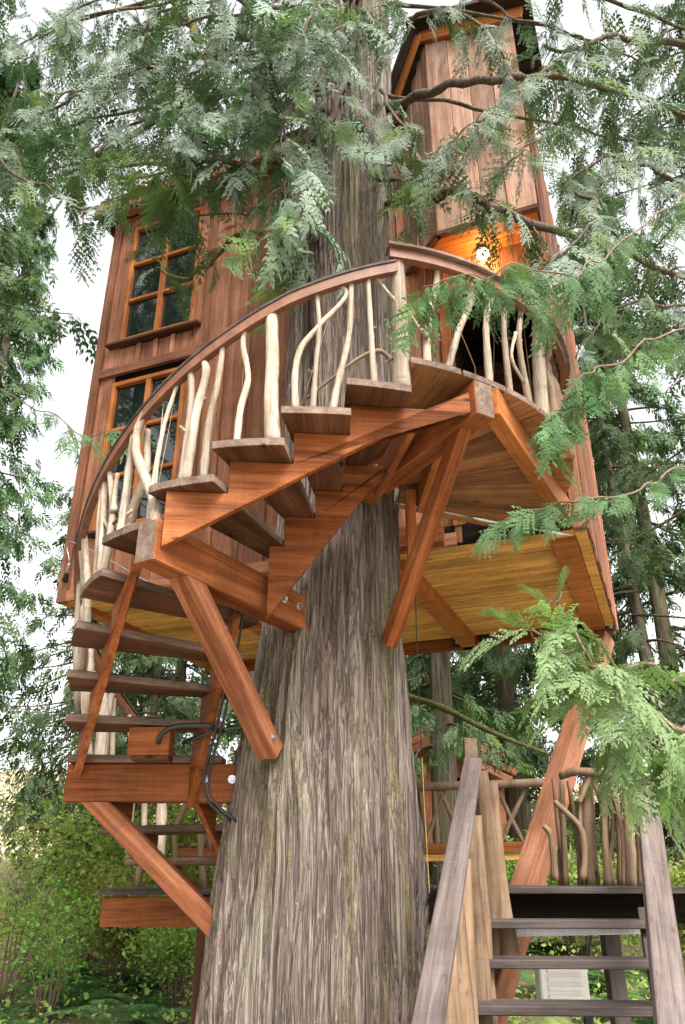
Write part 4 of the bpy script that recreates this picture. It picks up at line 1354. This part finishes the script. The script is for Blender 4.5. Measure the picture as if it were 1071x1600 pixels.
# --- centre and left, over the trunk and the windows
bough([(545, 120, 5.2), (520, 170, 4.6), (480, 235, 4.3), (445, 300, 4.2), (452, 350, 4.2)], .035, .008, 26, .56, t0=.15, down=.9)
bough([(560, 190, 5.1), (590, 235, 4.6), (625, 270, 4.4)], .025, .008, 13, .40, t0=.2, down=.7)
bough([(505, 170, 5.2), (420, 165, 4.8), (340, 190, 4.5), (255, 225, 4.4)], .035, .008, 30, .56, t0=.1, down=.8)
bough([(490, 290, 5.2), (420, 250, 4.7), (330, 255, 4.5), (220, 262, 4.6), (120, 250, 4.8)], .035, .008, 24, .50, t0=.1, down=.45)
bough([(510, 100, 5.1), (470, 60, 4.5), (430, 80, 4.2), (395, 150, 4.1)], .03, .008, 24, .58, t0=.15, down=.9)
bough([(500, 60, 5.3), (400, 55, 4.9), (300, 85, 4.7), (180, 120, 4.8), (60, 180, 5.1)], .05, .012, 38, .60, t0=.1, down=.85)
bough([(-30, 240, 4.6), (60, 290, 4.6), (110, 315, 4.7), (170, 328, 4.8), (280, 332, 5.0), (390, 336, 5.2)], .014, .008, 12, .36, t0=.1, down=.6)
bough([(525, 20, 5.1), (440, 25, 4.6), (370, 0, 4.4), (290, -50, 4.4)], .04, .01, 22, .48, t0=.1, down=.7)
bough([(470, 360, 5.35), (435, 366, 5.6), (379, 366, 5.9), (334, 404, 6.1), (304, 432, 6.2), (267, 428, 6.3), (240, 402, 6.4), (229, 376, 6.5)], .028, .012, 12, .30, t0=.2, down=.6, mat=M_MOSSLIMB)
bough([(500, 345, 5.2), (495, 372, 5.05), (478, 372, 5.0), (466, 352, 5.0)], .035, .03, 2, .3, t0=.7, mat=M_LIMB)
bough([(470, 320, 5.0), (462, 370, 4.6), (478, 420, 4.5)], .012, .004, 8, .34, t0=.2, down=1.1, light=True)
bough([(260, -10, 5.6), (290, 30, 5.6), (312, 66, 5.6)], .05, .05, 0, .3, mat=M_MOSSLIMB)
bough([(510, 130, 5.5), (430, 130, 6.0), (323, 156, 6.3), (262, 181, 6.4), (146, 242, 6.5), (100, 274, 6.5)], .055, .03, 26, .50, t0=.2, down=.6)
bough([(200, 20, 6.0), (240, 70, 5.8), (262, 120, 5.7), (308, 170, 5.6)], .018, .006, 16, .42, t0=.1, down=.6)
bough([(500, 200, 5.2), (380, 230, 5.6), (280, 262, 5.9), (190, 280, 6.2)], .03, .01, 18, .42, t0=.1, down=.3)
bough([(520, -20, 5.3), (400, -30, 5.6), (220, 0, 6.0), (60, 60, 6.4)], .05, .014, 30, .52, t0=.1, down=.6)
# --- right, over the bay
bough([(608, 168, 5.35), (690, 140, 4.85), (770, 127, 4.6), (860, 122, 4.7), (960, 140, 5.0), (1090, 190, 5.4)], .045, .022, 24, .46, t0=.55, down=.9)
bough([(605, 320, 5.3), (650, 309, 4.9), (720, 309, 4.6), (800, 332, 4.5), (880, 365, 4.7), (970, 392, 5.0), (1090, 440, 5.4)], .045, .025, 26, .42, t0=.3, down=.8)
bough([(598, 60, 5.3), (650, 25, 4.9), (710, 20, 4.7), (765, 60, 4.6), (795, 120, 4.5)], .03, .008, 18, .40, t0=.3, down=.9)
bough([(865, 100, 4.6), (783, 161, 4.35), (735, 198, 4.25), (682, 240, 4.2)], .014, .005, 26, .40, t0=.1, down=1.0)
bough([(870, 150, 4.9), (850, 210, 4.7), (800, 250, 4.5)], .014, .006, 12, .40, t0=.1, down=1.1)
bough([(1071, 70, 5.6), (960, 60, 5.3), (890, 80, 5.2), (850, 70, 5.2)], .04, .012, 18, .46, t0=.1, down=.8)
bough([(590, 280, 5.2), (625, 290, 4.7), (640, 315, 4.5)], .02, .006, 10, .38, t0=.2, down=.8)
bough([(595, 140, 5.2), (620, 190, 4.7), (650, 240, 4.5)], .02, .006, 12, .38, t0=.2, down=.8)
bough([(900, 300, 4.9), (930, 330, 4.6), (880, 400, 4.3), (830, 420, 4.2)], .016, .006, 18, .40, t0=.1, down=.9)
bough([(1080, 300, 5.4), (1010, 260, 5.2), (940, 250, 5.0), (880, 300, 4.9)], .025, .008, 14, .44, t0=.1, down=.9)
bough([(1080, 480, 5.0), (1000, 470, 4.8), (940, 500, 4.7), (900, 560, 4.6)], .016, .006, 9, .40, t0=.1, down=.9)
bough([(600, -20, 5.3), (700, -30, 5.0), (820, -30, 5.0), (960, 0, 5.3), (1090, 50, 5.6)], .05, .016, 18, .5, t0=.55, down=.7)
# further boughs, thrown out from the stem towards the viewer and to both sides
EXTRA = [(40, 60, 5.6, 12), (110, 20, 5.0, 12), (170, 80, 5.3, 12), (230, 40, 4.6, 12), (90, 150, 5.4, 12), (170, 210, 5.0, 12), (40, 220, 5.0, 10), (280, 130, 4.4, 10),
         (330, 60, 4.2, 10), (420, 20, 4.2, 12), (480, 40, 4.0, 14), (520, 60, 4.1, 12), (570, 40, 4.2, 10), (440, 190, 4.2, 8),
         (600, 10, 4.4, 6), (900, 60, 5.0, 8), (990, 90, 5.4, 8), (1040, 240, 5.4, 6)]
for (ex, ey, eY, en) in EXTRA:
    sx = 560 + (ex - 535) * .08; sy = ey - 30 - abs(ex - 535) * .12
    m1 = (sx * .6 + ex * .4, ey - 45 - abs(ex - 535) * .05, 5.3 * .55 + eY * .45)
    m2 = (sx * .22 + ex * .78, ey - 30, 5.3 * .2 + eY * .8)
    bough([(sx, sy, 5.35), m1, m2, (ex, ey, eY), (ex + (ex - 535) * .05 + random.uniform(-20, 20), ey + 40, eY - .1)], .022, .005, en, .44, t0=.45, down=.8, spread=.9)
V, Q = join_sprays(np.array(LEFT_P), np.array(LEFT_D, float), np.array(LEFT_S), np.array(LEFT_R), SP_JOIN)
tag(obj('foliage', np_mesh('foliage', V, Q, M_LEAF), cedar), kind='stuff')
TV_, TQ_, off_ = [], [], 0
for a_, b_, c_, r_ in TWIGS:
    v_, q_ = tube_arrays(spline([a_, b_, c_], 5), np.linspace(r_, .0025, 5), 4, 0)
    TV_.append(v_); TQ_.append(q_ + off_); off_ += len(v_)
tag(obj('twigs', np_mesh('twigs', np.vstack(TV_), np.vstack(TQ_), M_TWIG, True), cedar), kind='stuff')


# --- forest conifers
def conifer(seed, H, spread, r0, n_b, n_s, z0=.10, size=.8, lib=SP_FAR):
    r = np.random.default_rng(seed)
    zz = np.linspace(0, 1, 26)
    cx = .12 * np.sin(zz * 5 + seed) ; cy = .12 * np.cos(zz * 4 + seed * 2)
    C = np.stack([cx, cy, -.8 + (H + .8) * zz], -1)
    TV, TQ = tube_arrays(C, r0 * (1 - zz) ** .85 + .015, 18, .03, r)
    P, D, Sz, Rl = [], [], [], []
    BV, BQ, off = [], [], 0
    for b in range(n_b):
        f = z0 + (.98 - z0) * (b + r.random()) / n_b
        az = r.random() * 2 * math.pi
        L = spread * (1 - f) ** .6 * r.uniform(.6, 1.1) * (.55 + .45 * min(1, (f - z0 + .12) / .25))
        u = np.linspace(0, 1, 9)
        dx, dy = math.cos(az), math.sin(az)
        dz = L * (.10 * u - .62 * u ** 1.6 + .30 * u ** 4)
        B = np.stack([dx * L * u, dy * L * u, f * H + dz], -1)
        B[:, 0] += .06 * L * np.sin(u * 6 + b); B[:, 1] += .06 * L * np.cos(u * 5 + b)
        v, q = tube_arrays(B, np.linspace(.012 + .011 * L, .006, 9), 4, 0)
        BV.append(v); BQ.append(q + off); off += len(v)
        for s in range(n_s):
            t_ = .18 + .82 * r.random() ** .75
            k = t_ * 8; i0 = min(7, int(k)); p_ = B[i0] + (B[i0 + 1] - B[i0]) * (k - i0)
            sg = r.choice((-1, 1))
            d = np.array([dx * .5 - dy * sg * r.uniform(.2, 1.1), dy * .5 + dx * sg * r.uniform(.2, 1.1), -r.uniform(.3, 1.3)])
            P.append(p_ + r.normal(size=3) * .06 * L); D.append(d); Sz.append(size * r.uniform(.55, 1.2)); Rl.append(r.normal() * .6)
    V, Q = join_sprays(np.array(P), np.array(D), np.array(Sz), np.array(Rl), lib)
    return np_mesh('trunk', TV, TQ, M_BARK2, True), np_mesh('limbs', np.vstack(BV), np.vstack(BQ), M_LIMB, True), np_mesh('crown', V, Q, M_LEAF_FAR)


CON = [conifer(1, 24, 4.2, .34, 80, 24, size=.54, lib=SP_LO, z0=.06),
       conifer(2, 22, 3.6, .26, 90, 30, z0=.12, size=.62, lib=SP_LO),
       conifer(3, 27, 4.0, .36, 90, 30, z0=.18, size=.74),
       conifer(4, 18, 3.4, .20, 95, 30, z0=.05, size=.60)]
TREES = [
    (0, -6.6, 7.4, 0.3, 1.0, 'cedar whose drooping boughs fill the left edge of the picture'),
    (0, -10.0, 3.0, 2.2, 1.0, 'cedar out to the left that is mirrored in the window panes'),
    (1, -8.2, 13.5, 1.4, .95, 'conifer behind the left-hand cedar with pale sky beside it'),
    (3, -5.4, 17.5, 2.0, .70, 'shorter dark conifer seen beyond the lower stair treads, left'),
    (2, -2.0, 19.0, .5, .8, 'conifer whose bare trunk shows between the spiral stair treads'),
    (3, -3.5, 15.0, 4.0, .52, 'slim dark conifer rising from the shrubs left of the stair'),
    (1, -4.4, 21.0, 4.9, .8, 'conifer behind the corner of the tree house floor, left'),
    (2, 1.72, 14.2, 2.6, .68, 'rough dark trunk standing right in front of the far cabin'),
    (1, 3.9, 19.0, 5.1, 1.0, 'conifer directly behind the long raking prop'),
    (3, 6.2, 16.0, 2.9, .85, 'dense conifer just right of the tree house floor corner'),
    (0, 6.9, 9.8, 4.4, 1.0, 'loose cedar with dark arching limbs right of the bay'),
    (3, 7.6, 18.5, 1.1, 1.2, 'conifer at the far right edge behind the fresh green spray'),
    (3, 2.4, 23.0, 3.3, 1.2, 'far conifer above the cabin roof'),
    (1, .2, 26.0, 2.3, .7, 'far conifer peeping out just right of the great trunk'),
    (3, -7.2, 24.0, 5.5, 1.1, 'far conifer low at the left beyond the shrubs'),
    (2, -11.5, 22.0, .4, .9, 'far conifer beyond the left edge cedar'),

    (3, 5.2, 24.5, 3.9, 1.4, 'far conifer filling the gap under the floor, right of the footbridge'),
]
for (ti, x, y, rz, sc, lab) in TREES:
    z = float(ground_z(x, y)) - .1
    tr_ = thing('conifer_tree', (x, y, z), lab, 'tree', 'forest conifers', 0)
    Mt = Matrix.Translation((x, y, z)) @ Matrix.Rotation(rz, 4, 'Z') @ Matrix.Diagonal((sc, sc, sc, 1))
    for nm, me in zip(('trunk', 'limbs', 'crown'), CON[ti]):
        o_ = obj(nm, me, tr_, Mt)
        if nm != 'trunk': o_['kind'] = 'stuff'

# mossy limbs of the cabin-side tree and the shrub side
ml = tag(tube('mossy_branch', [at(628, 1085, 12), at(690, 1105, 11.6), at(760, 1140, 11.2), at(835, 1170, 11.0), at(900, 1190, 10.9)], [.05, .045, .035, .02, .006], M_MOSSLIMB, None, n=18, seg=8, bump=.08), 'thick moss-covered branch reaching right beside the great trunk', 'branch')
ml = tag(tube('mossy_branch', [at(48, 1290, 13), at(90, 1298, 13), at(130, 1312, 13.2), at(165, 1340, 13.5)], [.045, .06, .07], M_MOSSLIMB, None, n=14, seg=8, bump=.08), 'short mossy branch stub above the shrubs at the left', 'branch')


# --- shrubs, ferns, ground cover
def shrub(seed, H, R, n_stem, n_leaf, lsize, mat):
    r = np.random.default_rng(seed)
    SV, SQ, off = [], [], 0
    P = []
    for s in range(n_stem):
        az = r.random() * 6.28; lean = r.uniform(.1, .8)
        u = np.linspace(0, 1, 7)
        tip = np.array([math.cos(az) * R * lean, math.sin(az) * R * lean, H * r.uniform(.6, 1.05)])
        B = np.array([math.cos(az), math.sin(az), 0]) * .06 + u[:, None] * tip
        B[:, 2] += .12 * H * np.sin(u * 3.0)
        B += r.normal(size=B.shape) * .03 * H * u[:, None]
        v, q = tube_arrays(B, np.linspace(.009, .003, 7), 4, 0)
        SV.append(v); SQ.append(q + off); off += len(v)
        for e in range(n_leaf // n_stem):
            t_ = .30 + .7 * r.random(); k = t_ * 6; i0 = min(5, int(k))
            P.append(B[i0] + (B[i0 + 1] - B[i0]) * (k - i0) + r.normal(size=3) * np.array([.16, .16, .10]) * R)
    P = np.array(P)
    n = len(P)
    nr = r.normal(size=(n, 3)) * .55 + np.array([0, -.25, .9]); nr /= np.linalg.norm(nr, axis=1)[:, None]
    d = np.cross(nr, r.normal(size=(n, 3))); d /= np.linalg.norm(d, axis=1)[:, None]
    e = np.cross(nr, d)
    L = lsize * (.45 + 1.2 * r.random(n) ** 2)[:, None]
    V = np.stack([P - d * L * .5, P + e * L * .34 + d * L * .05, P + d * L * .55 - nr * L * .12, P - e * L * .34 + d * L * .05], 1).reshape(-1, 3)
    Q = np.arange(4 * n).reshape(-1, 4)
    return np_mesh('stems', np.vstack(SV), np.vstack(SQ), M_TWIG, True), np_mesh('leaves', V, Q, mat)


SH = [shrub(51, 1.9, 1.2, 24, 6500, .066, M_SHRUB), shrub(52, 1.5, 1.1, 22, 5600, .062, M_SHRUB), shrub(53, 1.9, .9, 16, 1900, .055, M_SHRUB)]
SHRUBS = [
    (0, -2.9, 11.6, .2, .85, 'bright green shrub left of the lowest timber beam'),
    (1, -2.0, 11.0, 1.0, .8, 'low green shrub under the lowest beam beside the deck post'),
    (0, -3.7, 13.2, 2.0, 1.2, 'leafy shrub behind the bare stems at the left'),
    (2, -4.0, 10.8, .7, 1.15, 'mostly bare twiggy shrub at the left edge'),
    (2, -3.2, 10.0, 3.1, .8, 'brown bare-stemmed shrub in front of the green shrubs, lower left'),
    (1, -1.45, 12.5, 3.3, 1.1, 'green shrub seen behind the deck left of the trunk'),
    (0, -2.6, 14.2, 4.2, 1.25, 'tall leafy shrub behind the left mossy branch stub'),
    (1, 3.4, 13.0, 2.4, 1.15, 'green shrub behind the branch railing at the right'),
    (0, 2.3, 13.5, .9, .9, 'bright shrub beneath the footbridge'),
    (1, 4.6, 12.0, 5.0, 1.0, 'shrub at the right edge behind the stair handrail'),
]
for (si, x, y, rz, sc, lab) in SHRUBS:
    z = float(ground_z(x, y)) - .03
    s_ = thing('shrub', (x, y, z), lab, 'shrub', 'undergrowth shrubs')
    Mt = Matrix.Translation((x, y, z)) @ Matrix.Rotation(rz, 4, 'Z') @ Matrix.Diagonal((sc, sc, sc, 1))
    for nm, me in zip(('stems', 'leaves'), SH[si]): obj(nm, me, s_, Mt)


def fern_mesh(seed, n_f=16):
    r = np.random.default_rng(seed)
    V, Q = [], []
    for f in range(n_f):
        az = f * 6.283 / n_f + r.uniform(-.2, .2); L = r.uniform(.55, .85); lift = r.uniform(.5, 1.0)
        for s in range(22):
            t_ = (s + .5) / 22
            rad = L * t_; z = lift * (t_ * .9 - t_ * t_ * .75)
            c = np.array([math.cos(az) * rad, math.sin(az) * rad, z])
            w = .15 * math.sin(math.pi * min(1, .12 + t_ * .9)) + .01
            sd_ = np.array([-math.sin(az), math.cos(az), -.18])
            fw = np.array([math.cos(az), math.sin(az), .2]) * .018
            for sg in (-1, 1):
                tip = c + sd_ * w * np.array([sg, sg, 1]) + fw * 1.3
                k_ = len(V)
                V += [c - fw, (c + tip) / 2 - fw * .9, tip, (c + tip) / 2 + fw * .9]; Q.append((k_, k_ + 1, k_ + 2, k_ + 3))
    return np_mesh('fern', np.array(V), np.array(Q), M_FERN)


FE = [fern_mesh(61), fern_mesh(62, 13)]
random.seed(9)
spots = []
for q in range(22): spots.append((random.uniform(-4.6, -1.4), random.uniform(9.0, 13.0), 'sword fern among the undergrowth left of the trunk', 'ferns at the left'))
for q in range(24): spots.append((random.uniform(1.0, 4.6), random.uniform(9.2, 14.0), 'sword fern on the slope seen through the plank stairs', 'ferns behind the plank stairs'))
for (x, y, lab, g) in spots:
    sc = random.uniform(.7, 1.15)
    M = Matrix.Translation((x, y, float(ground_z(x, y)))) @ Matrix.Rotation(random.uniform(0, 6), 4, 'Z') @ Matrix.Diagonal((sc, sc, sc, 1))
    tag(obj('fern', random.choice(FE), None, M), lab, 'fern', g)

# low leafy cover and litter as one mass
n = 70000
gx_ = rng.uniform(-9, 9, n); gy_ = rng.uniform(8.5, 24, n)
keep = vnoise(gx_ * .9 + 30, gy_ * .9, 77) > .30
gx_, gy_ = gx_[keep], gy_[keep]; n = len(gx_)
P = np.stack([gx_, gy_, ground_z(gx_, gy_) + rng.random(n) ** 2 * .35 + .02], -1)
nr = rng.normal(size=(n, 3)) * .5 + np.array([0, -.3, .9]); nr /= np.linalg.norm(nr, axis=1)[:, None]
d = np.cross(nr, rng.normal(size=(n, 3))); d /= np.linalg.norm(d, axis=1)[:, None]; e = np.cross(nr, d)
L = (.025 + .065 * rng.random(n) ** 2)[:, None]
V = np.stack([P - d * L * .5, P + e * L * .35, P + d * L * .55, P - e * L * .35], 1).reshape(-1, 3)
tag(obj('ground_cover', np_mesh('ground_cover', V, np.arange(4 * n).reshape(-1, 4), M_SHRUB)), 'low leafy ground cover over the forest floor', 'ground cover', kind='stuff')

# thicket of bare and budding bushes that closes the view at the back
n = 30000
P = np.stack([rng.uniform(-34, 34, n), rng.uniform(27, 46, n), np.zeros(n)], -1)
hh = 1.5 + 3.6 * vnoise(P[:, 0] * .45 + 60, P[:, 1] * .4, 91)
P[:, 2] = ground_z(P[:, 0], P[:, 1]) + hh * rng.random(n) ** .8
nr = rng.normal(size=(n, 3)); nr /= np.linalg.norm(nr, axis=1)[:, None]
d = np.cross(nr, rng.normal(size=(n, 3))); d /= np.linalg.norm(d, axis=1)[:, None]; e = np.cross(nr, d)
L = rng.uniform(.12, .34, n)[:, None]
V = np.stack([P - d * L * .5, P + e * L * .2, P + d * L * .55, P - e * L * .2], 1).reshape(-1, 3)
M_THICKET = leaf('thicket', (.20, .18, .08), (.24, .21, .11), .3, hue=.03, young=(.17, .21, .06))
tag(obj('far_thicket', np_mesh('far_thicket', V, np.arange(4 * n).reshape(-1, 4), M_THICKET)), 'hazy brown and green thicket closing the view at the back', 'thicket', kind='stuff')

# mossy stones behind the stair
m_moss = plain('mossy stone', (.10, .12, .03), .95, nscale=7, nvar=.6)
for q, (px, py, Y, r, lab) in enumerate(((855, 1592, 9.0, .34, 'grey mossy stone seen under the lowest visible tread'), (968, 1590, 9.4, .26, 'bright mossy stone right of the vent box'), (968, 1545, 11.0, .20, 'small mossy mound beside the right handrail'))):
    p_ = at(px, py, Y)
    p_.z = float(ground_z(p_.x, p_.y)) + r * .3
    bm = bmesh.new(); bmesh.ops.create_icosphere(bm, subdivisions=4, radius=r)
    for v_ in bm.verts:
        nz = float(vnoise(np.array([v_.co.x * 6 + 20 + q]), np.array([v_.co.y * 6 + v_.co.z * 5 + 30]), 88)[0])
        v_.co *= .8 + .45 * nz; v_.co.z *= .7
    me = bpy.data.meshes.new('stone'); bm.to_mesh(me); bm.free(); me.materials.append(m_moss)
    tag(obj('mossy_stone', me, None, Matrix.Translation(p_)), lab, 'stone')
